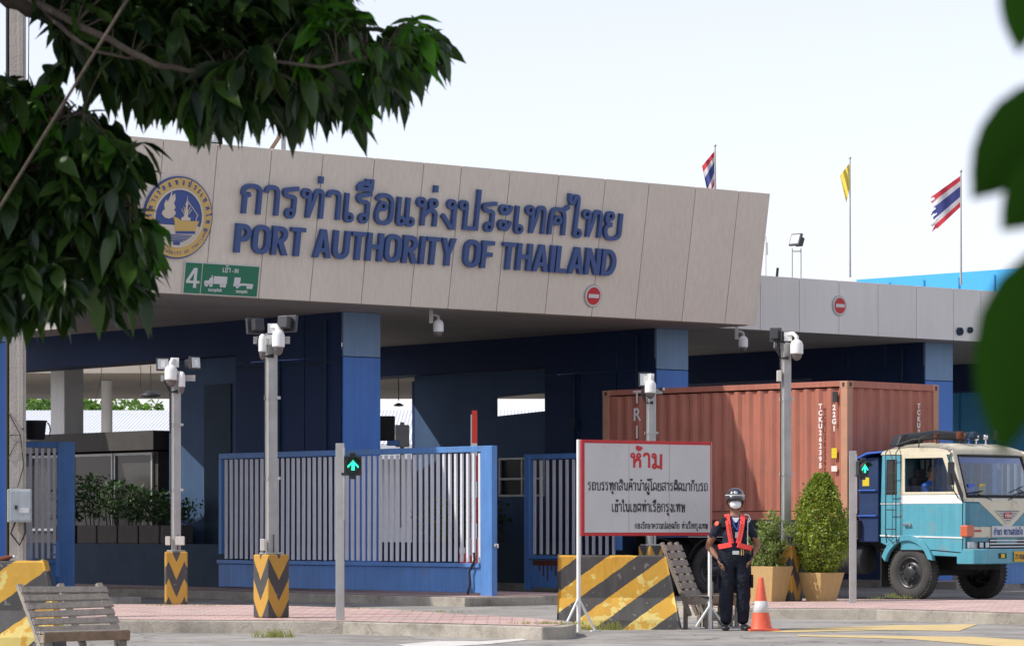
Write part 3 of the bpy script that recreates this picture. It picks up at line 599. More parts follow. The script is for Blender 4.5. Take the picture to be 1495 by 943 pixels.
# kerbed islands under the piers and the gate
for k, (a0, a1, b0, b1) in enumerate(((-2.3, 1.4, -6.4, 14), (7.2, 9.0, -.25, 14), (14.8, 16.8, -1.5, 14), (-9.2, -6.0, -2.5, 14))):
    m_ = MB(); m_.prism([(a0, b0), (a1, b0), (a1, b1), (a0, b1)], -.05, .15); o = m_.build('island_kerb', 'kerb', bevel=.02); o.matrix_world = BW; struct(o)
    m_ = MB(); m_.add([(a0 + .16, b0 + .16, .156), (a1 - .16, b0 + .16, .156), (a1 - .16, b1 - .16, .156), (a0 + .16, b1 - .16, .156)], [(0, 1, 2, 3)]); o = m_.build('island_paving', 'paver'); o.matrix_world = BW; struct(o)
# tall white column behind the left lane
mb = MB(); q = P(98, 768, 70); mb.box((0, 0, 2.6), (.50, .50, 5.2)); o = mb.build('white_column', 'colwhite', bevel=.01); o.location = (q.x, q.y, 0); o.rotation_euler = (0, 0, R(43))
tag(o, 'tall square white column behind the left sliding gate', 'column')
mb = MB(); q = P(156, 768, 88); mb.tube([(0, 0, 0), (0, 0, 5.2)], .15, 12); o = mb.build('white_column', 'colwhite'); o.location = (q.x, q.y, 0)
tag(o, 'thin round white column far back under the rear canopy', 'column')
# fittings on the fascia soffit: hanging dome cameras
def dome(mb_parent, M, r=.1):
    a = MB(); a.lathe([(.0, .17), (r * .35, .17), (r * .8, .14), (r, .09), (r, -.03), (r * 1.02, -.04), (r * .95, -.055), (0, -.055)], n=20, M=M); o1 = a.build('housing', 'camwhite', mb_parent)
    b = MB(); b.lathe([(r * .82, -.05), (r * .80, -.08), (r * .62, -.125), (r * .32, -.15), (0, -.158)], n=20, M=M); o2 = b.build('dome', 'camglass', mb_parent)
    return o1, o2
for px, py, Y, lb in ((640, 480, 59.5, 'white dome camera hanging from the soffit below the word THAILAND, left of the middle pier'), (1085, 503, 65.0, 'white dome camera hanging under the joint of the two fascias')):
    q = P(px, py, Y); t = empty('dome_camera', q, 0, lb.replace('below the word THAILAND, left of', 'just right of'), 'camera', 'hanging dome cameras')
    dome(t, Matrix.Identity(4), .095)
    m_ = MB(); m_.tube([(0, 0, .16), (0, 0, .22), (-.04, 0, .25), (-.13, 0, .25)], .03, 8); m_.box((-.13, 0, (SO - q.z + .1) / 2 + .02), (.07, .07, SO - q.z - .06)); m_.build('bracket', 'galv', t)
# two round vents on the grey fascia
for px, r_ in ((1399, .085), (1414, .065)):
    a, z = fasR(px, 484 if px < 1410 else 482); q = BW @ Vector((a, -.87, z)); t = empty('round_vent', q, TH_B, 'larger round blue vent low on the grey fascia' if px < 1410 else 'smaller round blue vent beside a larger one on the grey fascia', 'vent')
    m_ = MB(); Mx = Matrix.Rotation(R(90), 4, 'X'); m_.lathe([(0, .03), (r_ * .6, .03), (r_ * .7, .06), (r_, .06), (r_, 0), (0, 0)], n=18, M=Mx); m_.build('ring', 'lowwall', t)
    m_ = MB(); m_.lathe([(0, .045), (r_ * .5, .04), (r_ * .55, .0)], n=16, M=Mx); m_.build('cap', 'black', t)

# ================================================================== LETTERING, EMBLEM AND SIGNS ON THE FASCIA
def on_fascia(name, label, cat, group=None, dz=0):
    t = empty(name, (0, 0, 0), 0, label, cat, group); t.matrix_world = FW @ Matrix.Translation((0, 0, dz)); return t
# Thai line
tt = on_fascia('thai_lettering', 'large raised blue Thai letters across the beige fascia above the English words', 'lettering')
txt = 'การท่าเรือแห่งประเทศไทย'
xa, ya = fas(347, 311); xb, yb = fas(903, 349); gap = .06; sy = .478
# width at sx=1 -> solve for sx
w0 = sum(TH[c][0] for c in txt); ng = sum(1 for c in txt if TH[c][0]) - 1
sx = (xb - xa - gap * ng) / w0
x = xa
for i, ch in enumerate(txt):
    m_ = MB(); wd = TH[ch][0]
    yy = ya + (yb - ya) * (x - xa) / (xb - xa)
    thai_glyph(m_, ch, x - (gap if wd == 0 else 0), yy, sx * 1.0, sy, .074, .01, .085, None, 8 if wd == 0 else 0)
    m_.build('letter', 'letter', tt)
    if wd: x += wd * sx + gap
# English line
te = on_fascia('english_lettering', 'large raised blue letters reading PORT AUTHORITY OF THAILAND on the fascia', 'lettering')
xa, ya = fas(339, 368); xb, yb = fas(894, 403)
adv = {'P': .56, 'O': .66, 'R': .62, 'T': .54, 'A': .64, 'U': .64, 'H': .64, 'I': .32, 'Y': .56, 'F': .54, 'L': .50, 'N': .66, 'D': .64, ' ': .28}
# heavy condensed capitals drawn as polygons, unit height 1
def arc(cx, cy, rx, ry, a0, a1, n=10): return [(cx + rx * math.cos(R(a0 + (a1 - a0) * i / n)), cy + ry * math.sin(R(a0 + (a1 - a0) * i / n))) for i in range(n + 1)]
LT = {
 'P': ([(0, 0), (.17, 0), (.17, .38), (.26, .38)] + arc(.26, .69, .27, .31, -90, 90) + [(0, 1)], [[(.17, .55), (.17, .83), (.24, .83)] + arc(.24, .69, .12, .14, 90, -90)]),
 'O': (arc(.31, .32, .31, .33, 180, 360) + arc(.31, .68, .31, .33, 0, 180), [arc(.31, .34, .14, .19, 180, 360) + arc(.31, .66, .14, .19, 0, 180)]),
 'R': ([(0, 0), (.17, 0), (.17, .40), (.22, .40), (.39, 0), (.58, 0), (.40, .43)] + arc(.28, .715, .26, .285, -55, 90) + [(0, 1)], [[(.17, .57), (.17, .84), (.26, .84)] + arc(.26, .705, .11, .135, 90, -90)]),
 'T': ([(.17, 0), (.34, 0), (.34, .85), (.51, .85), (.51, 1), (0, 1), (0, .85), (.17, .85)], []),
 'A': ([(0, 0), (.17, 0), (.22, .2), (.40, .2), (.45, 0), (.62, 0), (.40, 1), (.22, 1)], [[(.25, .35), (.37, .35), (.31, .72)]]),
 'U': ([(0, 1), (0, .33)] + arc(.30, .31, .30, .32, 180, 360) + [(.60, 1), (.43, 1), (.43, .33)] + arc(.30, .33, .13, .18, 360, 180) + [(.17, 1)], []),
 'H': ([(0, 0), (.17, 0), (.17, .43), (.43, .43), (.43, 0), (.60, 0), (.60, 1), (.43, 1), (.43, .59), (.17, .59), (.17, 1), (0, 1)], []),
 'I': ([(0, 0), (.17, 0), (.17, 1), (0, 1)], []),
 'Y': ([(.18, 0), (.35, 0), (.35, .40), (.54, 1), (.37, 1), (.265, .60), (.16, 1), (-.01, 1), (.18, .40)], []),
 'F': ([(0, 0), (.17, 0), (.17, .42), (.42, .42), (.42, .58), (.17, .58), (.17, .84), (.47, .84), (.47, 1), (0, 1)], []),
 'L': ([(0, 0), (.46, 0), (.46, .16), (.17, .16), (.17, 1), (0, 1)], []),
 'N': ([(0, 0), (.16, 0), (.16, .62), (.42, 0), (.60, 0), (.60, 1), (.44, 1), (.44, .40), (.18, 1), (0, 1)], []),
 'D': ([(0, 0), (.24, 0)] + arc(.26, .5, .34, .5, -80, 80) + [(.24, 1), (0, 1)], [[(.17, .16), (.17, .84), (.22, .84)] + arc(.24, .5, .19, .34, 80, -80) + [(.22, .16)]]),
}
wd = {'P': .53, 'O': .62, 'R': .58, 'T': .51, 'A': .62, 'U': .60, 'H': .60, 'I': .17, 'Y': .54, 'F': .47, 'L': .46, 'N': .60, 'D': .60, ' ': .22}
s_ = 'PORT AUTHORITY OF THAILAND'; gp = .035; tot = sum(wd[c] for c in s_); hh = .495
sx = (xb - xa - gp * (len(s_) - 1)) / tot; x = xa
for i, c in enumerate(s_):
    if c in LT:
        yy = ya + (yb - ya) * (x - xa) / (xb - xa); o_, hl = LT[c]; m_ = MB(); e = (i % 2) * .004
        fn = lambda pts: [(x + q[0] * sx * .985, yy + q[1] * hh) for q in pts]
        m_.prism(fn(o_), .01, .085 + e, None, [fn(h_) for h_ in hl]); m_.build('letter', 'letter', te)
    x += wd[c] * sx + gp
# emblem
ex, ey = fas(258, 317.5); er = abs(fas(308, 317.5)[0] - ex)
em = on_fascia('round_emblem', 'round gold and blue emblem with a ship and Thai ring text at the fascia\'s left', 'emblem')
def disc(name, r0, r1, z0, z1, m, par=em):
    q = MB(); pts = [(ex + r1 * math.cos(a * math.pi / 36), ey + r1 * math.sin(a * math.pi / 36)) for a in range(72)]
    hl = [[(ex + r0 * math.cos(a * math.pi / 36), ey + r0 * math.sin(a * math.pi / 36)) for a in range(72)]] if r0 else []
    q.prism(pts, z0, z1, None, hl); return q.build(name, m, par)
disc('backing', 0, er, .005, .05, 'emblue'); disc('gold_ring', er * .735, er * .965, .052, .062, 'gold'); disc('white_ring', er * .675, er * .73, .052, .066, 'emwhite')
ri = er * .672
sky_ = [(ex + ri * math.cos(a), ey + ri * math.sin(a)) for a in [R(d) for d in range(-14, 195, 4)]]
q = MB(); q.prism(sky_, .052, .056); q.build('sky_field', 'emblue', em)
sea = [(ex + ri * math.cos(a), ey + ri * math.sin(a)) for a in [R(d) for d in range(196, 345, 4)]]
q = MB(); q.prism(sea, .052, .058); q.build('sea_field', 'emwhite', em)
def epoly(name, pts, m, z0=.058, z1=.066): q = MB(); q.prism([(ex + a * er, ey + b * er) for a, b in pts], z0, z1); return q.build(name, m, em)
epoly('ship_hull', [(-.17, .02), (-.12, -.08), (-.06, -.36), (.50, -.33), (.60, -.05), (.28, -.07), (.05, -.06), (-.02, -.01)], 'gold')
epoly('ship_keel', [(-.06, -.325), (.52, -.30), (.50, -.37), (-.06, -.39)], 'emblue', .066, .068)
epoly('ship_cabin', [(.08, -.06), (.08, .02), (.13, .02), (.14, .06), (.26, .06), (.27, .02), (.34, .02), (.34, -.06)], 'emwhite')
epoly('ship_mast', [(.16, .06), (.18, .32), (.15, .33), (.19, .40), (.20, .56), (.215, .40), (.25, .33), (.225, .32), (.25, .06)], 'emwhite')
q = MB()
for a, b in (((.17, .07), (.06, .22)), ((.24, .07), (.36, .22)), ((.18, .1), (.12, .28)), ((.23, .1), (.31, .28)), ((.22, .42), (.56, .08)), ((.50, -.06), (.54, .10))):
    q.ribbon([(ex + a[0] * er, ey + a[1] * er), (ex + b[0] * er, ey + b[1] * er)], .012, .058, .064)
q.build('ship_rigging', 'emwhite', em)
epoly('figure', [(-.42, .18), (-.46, .30), (-.40, .42), (-.36, .36), (-.30, .50), (-.27, .66), (-.24, .50), (-.17, .58), (-.14, .44), (-.18, .34), (-.12, .24), (-.16, .18), (-.10, .12), (-.12, .06), (-.18, .0), (-.28, -.04), (-.40, -.02), (-.50, .06), (-.48, .14)], 'emwhite')
q = MB()
for k in range(7):
    yy = -.42 - k * .037; hw = math.sqrt(max(.01, .60 ** 2 - (yy) ** 2)); pts = [(ex + er * (-hw + 2 * hw * i / 24), ey + er * (yy + .008 * (1 if i % 2 else -1))) for i in range(25)]
    q.ribbon(pts, .014, .058, .062)
q.build('waves', 'emblue', em)
q = MB(); rt = er * .80; n_ = sum(TH[c][0] for c in txt); a_ = 208; tot = 232; hs_ = .105 * er
for c in txt:
    wd_ = TH[c][0]; ang = R(a_ - wd_ / n_ * tot / 2 if wd_ else a_); Mx = Matrix.Translation((ex, ey, 0)) @ Matrix.Rotation(ang - math.pi / 2, 4, 'Z') @ Matrix.Translation((0, rt, 0))
    thai_glyph(q, c, -wd_ / 2 * hs_ * 1.05 if wd_ else .02 * er, 0, hs_ * 1.05, hs_, .016, .062, .067, Mx)
    if wd_: a_ -= wd_ / n_ * tot
q.build('ring_text', 'emblue', em)
q = MB(); en = 'PORT AUTHORITY OF THAILAND'; 
for i, c in enumerate(en):
    if c == ' ': continue
    ang = R(210 + i * 132 / (len(en) - 1)); Mx = Matrix.Translation((ex, ey, .064)) @ Matrix.Rotation(ang + math.pi / 2, 4, 'Z') @ Matrix.Translation((0, -er * .90, 0))
    add_text(q, c, 0, 0, 0, .115 * er, .002, 0, .85, 'CENTER', Mx)
q.build('ring_text', 'emblue', em)
# green lane sign
lane = on_fascia('lane_sign', 'green lane sign with number 4 and two white truck pictograms', 'sign')
c0 = Vector(fas(265, 428)); c1 = Vector(fas(373, 434.5)); c2 = Vector(fas(378, 389)); c3 = Vector(fas(272, 381)); x0, x1 = c0.x + .0, c2.x; y0, y1 = (c0.y + c1.y) / 2, (c2.y + c3.y) / 2; W_, H_ = x1 - x0, y1 - y0
q = MB(); q.box(((x0 + x1) / 2, (y0 + y1) / 2, .02), (W_, H_, .02)); q.build('rim', 'signwhite', lane)
xs = x0 + W_ * .225
q = MB(); q.box(((x0 + .015 + xs) / 2, (y0 + y1) / 2, .034), (xs - x0 - .015, H_ - .03, .006)); q.box(((xs + .02 + x1 - .015) / 2, (y0 + y1) / 2, .034), (x1 - xs - .035, H_ - .03, .006)); q.build('green_face', 'green', lane)
q = MB(); q.prism([(x0 + W_ * a, y0 + H_ * b) for a, b in ((.125, .20), (.165, .20), (.165, .34), (.205, .34), (.205, .42), (.165, .42), (.165, .82), (.12, .82), (.03, .42), (.03, .34), (.125, .34))], .036, .042, None, [[(x0 + W_ * a, y0 + H_ * b) for a, b in ((.07, .42), (.125, .42), (.125, .66))]]); q.build('number', 'signwhite', lane)
q = MB()
def tp(pts): q.prism([(x0 + W_ * a, y0 + H_ * b) for a, b in pts], .036, .042)
tp([(.27, .32), (.27, .44), (.33, .46), (.34, .54), (.36, .54), (.36, .62), (.375, .62), (.375, .54), (.385, .54), (.385, .32)]); tp([(.392, .36), (.392, .60), (.57, .60), (.57, .36)])
for cx_ in (.30, .36, .50, .54): tp([(cx_ + .022 * math.cos(a * math.pi / 6), .31 + .055 * math.sin(a * math.pi / 6)) for a in range(12)])
q.build('truck_pictogram', 'signwhite', lane); q = MB()
tp([(.66, .32), (.67, .60), (.75, .60), (.75, .50), (.74, .42), (.76, .42), (.92, .42), (.93, .36), (.76, .35), (.75, .32)])
for cx_ in (.715, .86, .90): tp([(cx_ + .022 * math.cos(a * math.pi / 6), .31 + .055 * math.sin(a * math.pi / 6)) for a in range(12)])
q.build('truck_pictogram', 'signwhite', lane); q = MB()
xe = thai_line(q, 'เข้า', x0 + W_ * .50, y0 + H_ * .74, .11, .075, .013, .036, .041, .006); add_text(q, '- IN', xe + .03, y0 + H_ * .74, .038, .10, .002, .003, .8)
thai_line(q, 'รถบรรทุกสินค้า', x0 + W_ * .33, y0 + H_ * .12, .038, .038, .007, .036, .041, .003); thai_line(q, 'รถบรรทุกเปล่า', x0 + W_ * .70, y0 + H_ * .12, .034, .038, .007, .036, .041, .003); q.build('text', 'signwhite', lane)
# no-entry signs
def noentry(Mw, r, label):
    t = empty('no_entry_sign', (0, 0, 0), 0, label, 'sign', 'no entry signs'); t.matrix_world = Mw
    def ds(n, r_, z0, z1, m): q = MB(); q.prism([(r_ * math.cos(a * math.pi / 20), r_ * math.sin(a * math.pi / 20)) for a in range(40)], z0, z1); q.build(n, m, t)
    ds('rim', r, 0, .02, 'signwhite'); ds('red_disc', r * .84, .02, .026, 'red'); q = MB(); q.box((0, 0, .03), (r * 1.3, r * .36, .008)); q.build('white_bar', 'signwhite', t)
    q = MB(); q.ribbon([(r * 1.06 * math.cos(a * math.pi / 16), r * 1.06 * math.sin(a * math.pi / 16)) for a in range(32)], .012, 0, .012, True); q.build('rim_band', 'galv', t)
a, h_ = fas(865, 432); noentry(FW @ Matrix.Translation((a, h_, .01)), .195, 'round red no-entry sign with white bar on the beige fascia')
a, z_ = fasR(1224, 446.5); RX = Matrix(((1, 0, 0, 0), (0, 0, -1, 0), (0, 1, 0, 0), (0, 0, 0, 1)))
noentry(BW @ Matrix.Translation((a, -.875, z_)) @ RX, .19, 'round red no-entry sign with white bar on the grey fascia')

# ================================================================== SLIDING GATES
def gate(name_loc, rz, L, h, label, post_at='right', bars=40, post_w=.30, base_h=.42, group='blue sliding gates', drips=False):
    t = empty('sliding_gate', name_loc, rz, label, 'gate', group)      # local x along the gate, from the post end leftwards negative
    sg = -1 if post_at == 'right' else 1
    m_ = MB(); m_.box((sg * post_w / 2, 0, h / 2), (post_w, .12, h)); m_.build('post', 'gate', t, bevel=.01)
    m_ = MB(); m_.box((sg * (post_w + (L - post_w) / 2), 0, h - .05), (L - post_w - .004, .09, .10)); m_.build('top_rail', 'gate', t, bevel=.008)
    m_ = MB(); m_.box((sg * (post_w + (L - post_w) / 2), 0, base_h / 2 + .05), (L - post_w - .004, .10, base_h)); m_.box((sg * (post_w + (L - post_w) / 2), -.03, base_h + .09), (L - post_w - .006, .13, .07)); m_.build('base_panel', 'gate', t, bevel=.008)
    m_ = MB(); m_.box((sg * (L - .05), 0, (base_h + .13 + h) / 2), (.09, .095, h - base_h - .34)); m_.build('end_stile', 'gate', t)
    src = None
    for k in range(bars):
        x = sg * (post_w + (L - post_w - .1) * (k + .5) / bars)
        if src is None:
            q = MB(); q.box((0, 0, 0), (.055, .035, h - base_h - .26)); src = q.build('bar', 'gatebar', t); b = src
        else: b = src.copy(); COL.objects.link(b); b.parent = t
        b.location = (x, 0, (h + base_h + .03) / 2 + rnd.uniform(-.004, .004)); b.rotation_euler = (0, rnd.uniform(-.004, .004), 0)
    if drips:
        q = MB(); q.box((sg * (post_w + .55), -.052, base_h - .02), (.9, .012, .10))
        for k in range(6): q.box((sg * (post_w + .3 + k * .12), -.052, base_h - .08 - .05 * (k % 3) - .04), (.035, .010, .1 + .1 * (k % 3)))
        q.build('rust_stain', 'rust', t)
    return t
# middle gate: direction v (left and deeper). local x must point toward the camera end
Rg = BW @ Vector((-1.30, -5.95, .15)); dv = (BW.to_3x3() @ Vector((0, -1, 0))); ang = math.atan2(dv.y, dv.x)
g2 = gate(Rg, ang, 7.95, 2.50, 'long blue sliding gate with white bars, in the middle behind the signal', bars=47)
m_ = MB(); m_.tube([(-.42, -.10, .72), (-.38, -.12, .60), (-.46, -.11, .5), (-.52, -.12, .40), (-.50, -.12, .2), (-.56, -.12, .03)], .022, 6); m_.build('chain', 'black', g2)
m_ = MB(); m_.box((.03, 0, .85), (.06, .04, .05)); m_.tube([(.06, 0, .86), (.09, 0, .86), (.09, 0, .80)], .012); m_.build('latch', 'galv', g2)
L3 = BW @ Vector((4.96, .68, .08)); g3 = gate(L3, ang, 2.75, 2.62, 'blue sliding gate with rust-stained base behind the white notice board', post_at='left', bars=13, post_w=.16, base_h=.55, drips=True)
R1 = P(109, 768, 58.0); R1.z = .18; gate(R1, R(2), 4.6, 2.62, 'blue sliding gate with white bars behind the utility pole at far left', bars=40, post_w=.30)
gr_ = P(1452, 768, 63.0); gr_.z = .15; gate(gr_, ang + math.radians(90) + 0.05, 5.0, 2.6, 'blue sliding gate with white bars behind the truck cab', post_at='left', bars=22, post_w=.1)
# hydraulic lock post beside the left gate
m_ = MB(); m_.box((0, 0, .55), (.07, .1, .62)); m_.box((-.06, -.03, .62), (.10, .03, .03)); m_.tube([(-.08, -.05, .70), (-.10, -.05, .78), (-.04, -.05, .80)], .012)
o = m_.build('gate_latch', 'gate'); q = P(85, 768, 57.3); o.location = (q.x, q.y, .2); tag(o, 'blue latch bar beside the far left gate post', 'latch')
# far fittings
def misc_box(name, px0, px1, py0, py1, Y, m, label, cat, dp=.3):
    a = P(px0, py1, Y); b = P(px1, py0, Y); q = MB(); q.box((0, dp / 2, (b.z - a.z) / 2), (b.x - a.x, dp, b.z - a.z)); o = q.build(name, m, bevel=.01); o.location = ((a.x + b.x) / 2, Y, a.z); return tag(o, label, cat)
# water tank / motor head box on the left gate
t = empty('bucket', P(52, 641.5, 58), 0, 'black bucket standing on top of the far left gate', 'bucket'); q = MB(); q.lathe([(0, 0), (.16, 0), (.19, .30), (.205, .31), (.205, .335), (.185, .335), (.155, .02), (0, .02)], n=20); q.build('pail', 'black', t)
q = MB(); q.tube([(.21, 0, .3), (.25, 0, .24), (.26, 0, .16), (.24, 0, .05)], .012); q.build('handle', 'black', t)

# planters and shade plants in front of the booths
def leafcloud(mb, pts_fn, n, size, droop=.0):
    for _ in range(n):
        c = pts_fn(); a = rnd.uniform(0, 6.28); el = rnd.uniform(-.9, 1.1); d = Vector((math.cos(a) * math.cos(el), math.sin(a) * math.cos(el), math.sin(el) - droop)).normalized()
        s = d.cross(Vector((rnd.uniform(-1, 1), rnd.uniform(-1, 1), rnd.uniform(-1, 1)))).normalized(); L = size * rnd.uniform(.6, 1.3); w2 = L * rnd.uniform(.22, .34); up = s.cross(d)
        mb.add([c, c + d * L * .5 + s * w2 - up * L * .06, c + d * L, c + d * L * .5 - s * w2 - up * L * .06], [(0, 1, 2), (0, 2, 3)])
bxs = [(5.0, 'planter'), (5.75, 'planter'), (6.5, 'planter'), (7.25, 'planter'), (8.0, 'planter'), (8.9, 'brownpot')]
words = ['rightmost', 'second from the right', 'third from the right', 'fourth from the right', 'fifth from the right', 'leftmost']
for i, (b, mm) in enumerate(bxs):
    q = BW @ Vector((-.25, b, .97)); t = empty('planter_box', q, TH_B, ('reddish brown planter with leafy palm, leftmost on the shaded wall left' if mm == 'brownpot' else 'grey concrete planter on the shaded low wall, %s of the row' % words[i]), 'planter', 'planters on the shaded wall')
    m_ = MB(); m_.box((0, 0, .18), (.30, .70, .36)); m_.build('trough', mm, t, bevel=.02)
    hgt = (.45, .65, .75, .85, 1.0, .75)[i]; m_ = MB()
    for k in range(4): m_.tube([(0, (k - 1.5) * .14, .3), (rnd.uniform(-.08, .08), (k - 1.5) * .16, .3 + hgt * .5), (rnd.uniform(-.15, .15), (k - 1.5) * .2, .3 + hgt)], .012, 5)
    m_.build('stem', 'bark', t); m_ = MB(); leafcloud(m_, lambda: Vector((rnd.gauss(0, .13), rnd.gauss(0, .24), .38 + hgt * (.15 + .85 * rnd.random()))), 300, .11, .2); m_.build('foliage', 'darkleaf', t)
for b_, sc in ((5.0, 1),):
    q = BW @ Vector((7.30, b_, .97)); t = empty('planter_box', q, TH_B, 'grey planter with a small plant under the dark window between two gates', 'planter', 'planters on the shaded wall')
    m_ = MB(); m_.box((0, 0, .13), (.30, 1.3, .30)); m_.build('trough', 'planter', t, bevel=.02); m_ = MB(); leafcloud(m_, lambda: Vector((rnd.gauss(0, .12), rnd.gauss(0, .35), .3 + .6 * rnd.random())), 500, .12, .2); m_.build('foliage', 'darkleaf', t)
# small tree lit by the sun behind the middle gate
q = P(655, 768, 70); t = empty('shrub', (q.x, q.y, 0), 0, 'pale sunlit shrub seen through the middle gate bars', 'shrub'); m_ = MB(); m_.tube([(0, 0, 0), (.05, 0, 1.2)], .03); m_.build('stem', 'bark', t)
m_ = MB(); leafcloud(m_, lambda: Vector((rnd.gauss(0, .28), rnd.gauss(0, .28), 1.0 + rnd.random() * .9)), 900, .10); m_.build('foliage', 'bush2', t)
# boom barriers
q = P(692, 828, 58.5); t = empty('boom_barrier', (q.x, q.y, .1), 0, 'raised red and white boom barrier behind the middle gate', 'barrier')
m_ = MB(); m_.box((0, .12, .5), (.3, .25, 1.0)); m_.build('cabinet', 'white', t, bevel=.02); zt = P(0, 605, 58.5).z - .1; m_ = MB(); m_.box((0, -.04, zt / 2 + .1), (.115, .03, zt - .2)); arm = m_.build('arm', 'twhite', t)
for k in range(5): z = zt - .36 - k * .74; m_ = MB(); m_.box((.01, -.06, z + .14), (.092, .006, .46 if k else .58)); m_.build('red_band', 'boomred', arm)
q = P(680, 820, 57.5); t = empty('boom_barrier', (q.x, q.y, .1), 0, 'short red and white barrier post behind the middle gate, beside the raised boom', 'barrier'); m_ = MB(); m_.box((-.06, 0, .42), (.1, .06, .84)); m_.build('post', 'twhite', t); m_ = MB(); m_.box((.06, 0, .35), (.09, .05, .7)); m_.box((-.06, -.035, .62), (.102, .008, .24)); m_.build('red_band', 'boomred', t)
# equipment seen over the gate, between the piers
misc_box('equipment_box', 577, 597, 620, 652, 66, 'galv', 'grey box beside a post above the middle gate', 'equipment box'); misc_box('post', 584, 590, 616, 770, 66.5, 'galv', 'short grey post standing behind the middle gate', 'post', .1)
misc_box('monitor', 553, 576, 607, 643, 66.0, 'black', 'black cabinet just right of the middle blue pier, above the gate', 'cabinet')
misc_box('equipment_box', 565, 583, 643, 650, 62.0, 'gate', 'small blue box on the gate top beside the blue pier', 'box')
for px, py, Y in ((582, 592, 75), (220, 578, 80)):
    q = P(px, py, Y); t = empty('ceiling_lamp', q, 0, 'dark lamp hanging under the canopy %s' % ('beside the middle blue pier' if px > 400 else 'above the warehouse roof at left'), 'lamp', 'hanging canopy lamps')
    m_ = MB(); m_.tube([(0, 0, .12), (0, 0, SO - q.z)], .012); m_.build('cord', 'cable', t); m_ = MB(); m_.lathe([(0, .14), (.08, .14), (.26, .04), (.28, 0), (.2, -.03), (0, -.05)], n=16, M=Matrix.Scale(.42 if px > 400 else .9, 4)); m_.build('shade', 'black', t)
# far warehouse, trees, blue building
wh = empty('warehouse', (0, 116, 0), 0, 'low warehouse with white corrugated roof behind the gate lanes', 'building')
m_ = MB(); m_.box((0, 6, 2.1), (96, 12, 4.2)); m_.build('wall', 'farwall', wh)
m_ = MB(); n_ = 1500
vs = []; 
for i in range(n_ + 1):
    x = -49 + 98 * i / n_; dz = .03 * (i % 2); vs += [(x, -1.5, 4.15 + dz), (x, 9, 5.7 + dz + .0), (x, 9, 5.6), ]
m_.add(vs, [(3 * i, 3 * i + 3, 3 * i + 4, 3 * i + 1) for i in range(n_)]); m_.add([(-49, -1.5, 4.08), (49, -1.5, 4.08), (49, 9, 5.5), (-49, 9, 5.5)], [(0, 3, 2, 1)]); m_.box((0, -1.48, 3.9), (98, .05, .5)); m_.build('roof', 'corr', wh)
sb = empty('shed', (9.9, 94.5, 0), 0, 'tall building with bright blue cladding behind the grey fascia at right', 'building')
d_ = Vector((14.2 - 9.9, 90 - 94.5, 0)); d_ = d_.normalized(); nn = Vector((d_.y, -d_.x, 0)) * -1
if nn.y < 0: nn = -nn
m_ = MB(); pts = [Vector((0, 0, 0)), d_ * 16, d_ * 16 + nn * 12, nn * 12]; m_.prism([(p_.x, p_.y) for p_ in pts], 0, 8.39); m_.build('wall', 'skyblue', sb)
m_ = MB()
for k in range(13): p_ = d_ * (k * 1.25); m_.box((p_.x - nn.x * .03, p_.y - nn.y * .03, 4.15), (.03, .03, 8.2))
m_.build('cladding_seam', 'skyblue', sb)
def far_tree(px, Y, h, r, label):
    q = P(px, 768, Y); t = empty('tree', (q.x, q.y, 0), 0, label, 'tree', 'trees behind the warehouse'); m_ = MB(); m_.tube([(0, 0, 0), (.1, 0, h * .4), (0, .1, h * .75)], .2, 8, rs=[.3, .2, .08])
    for k in range(4): a = k * 1.6; m_.tube([(.1, 0, h * .4), (math.cos(a) * r * .5, math.sin(a) * r * .5, h * .7)], .08, 6, rs=[.12, .04])
    m_.build('trunk', 'bark', t); m_ = MB(); cl = [(Vector((rnd.uniform(-r, r) * .8, rnd.uniform(-r, r) * .8, h * rnd.uniform(.45, .92))), r * rnd.uniform(.25, .45)) for _ in range(26)]
    def pf():
        c, rr = rnd.choice(cl); d = Vector((rnd.gauss(0, 1), rnd.gauss(0, 1), rnd.gauss(0, 1))).normalized(); return c + d * rr * rnd.uniform(.7, 1)
    leafcloud(m_, pf, 3200, .30); m_.build('crown', 'farleaf', t)
far_tree(20, 140, 7.6, 2.6, 'round green tree far behind the utility pole'); far_tree(70, 142, 7.4, 2.4, 'green tree far behind, left of the white column'); far_tree(140, 146, 7.3, 2.6, 'green tree far behind, right of the white column'); far_tree(172, 148, 7.0, 2.0, 'small green tree behind the warehouse roof, right of its neighbours')

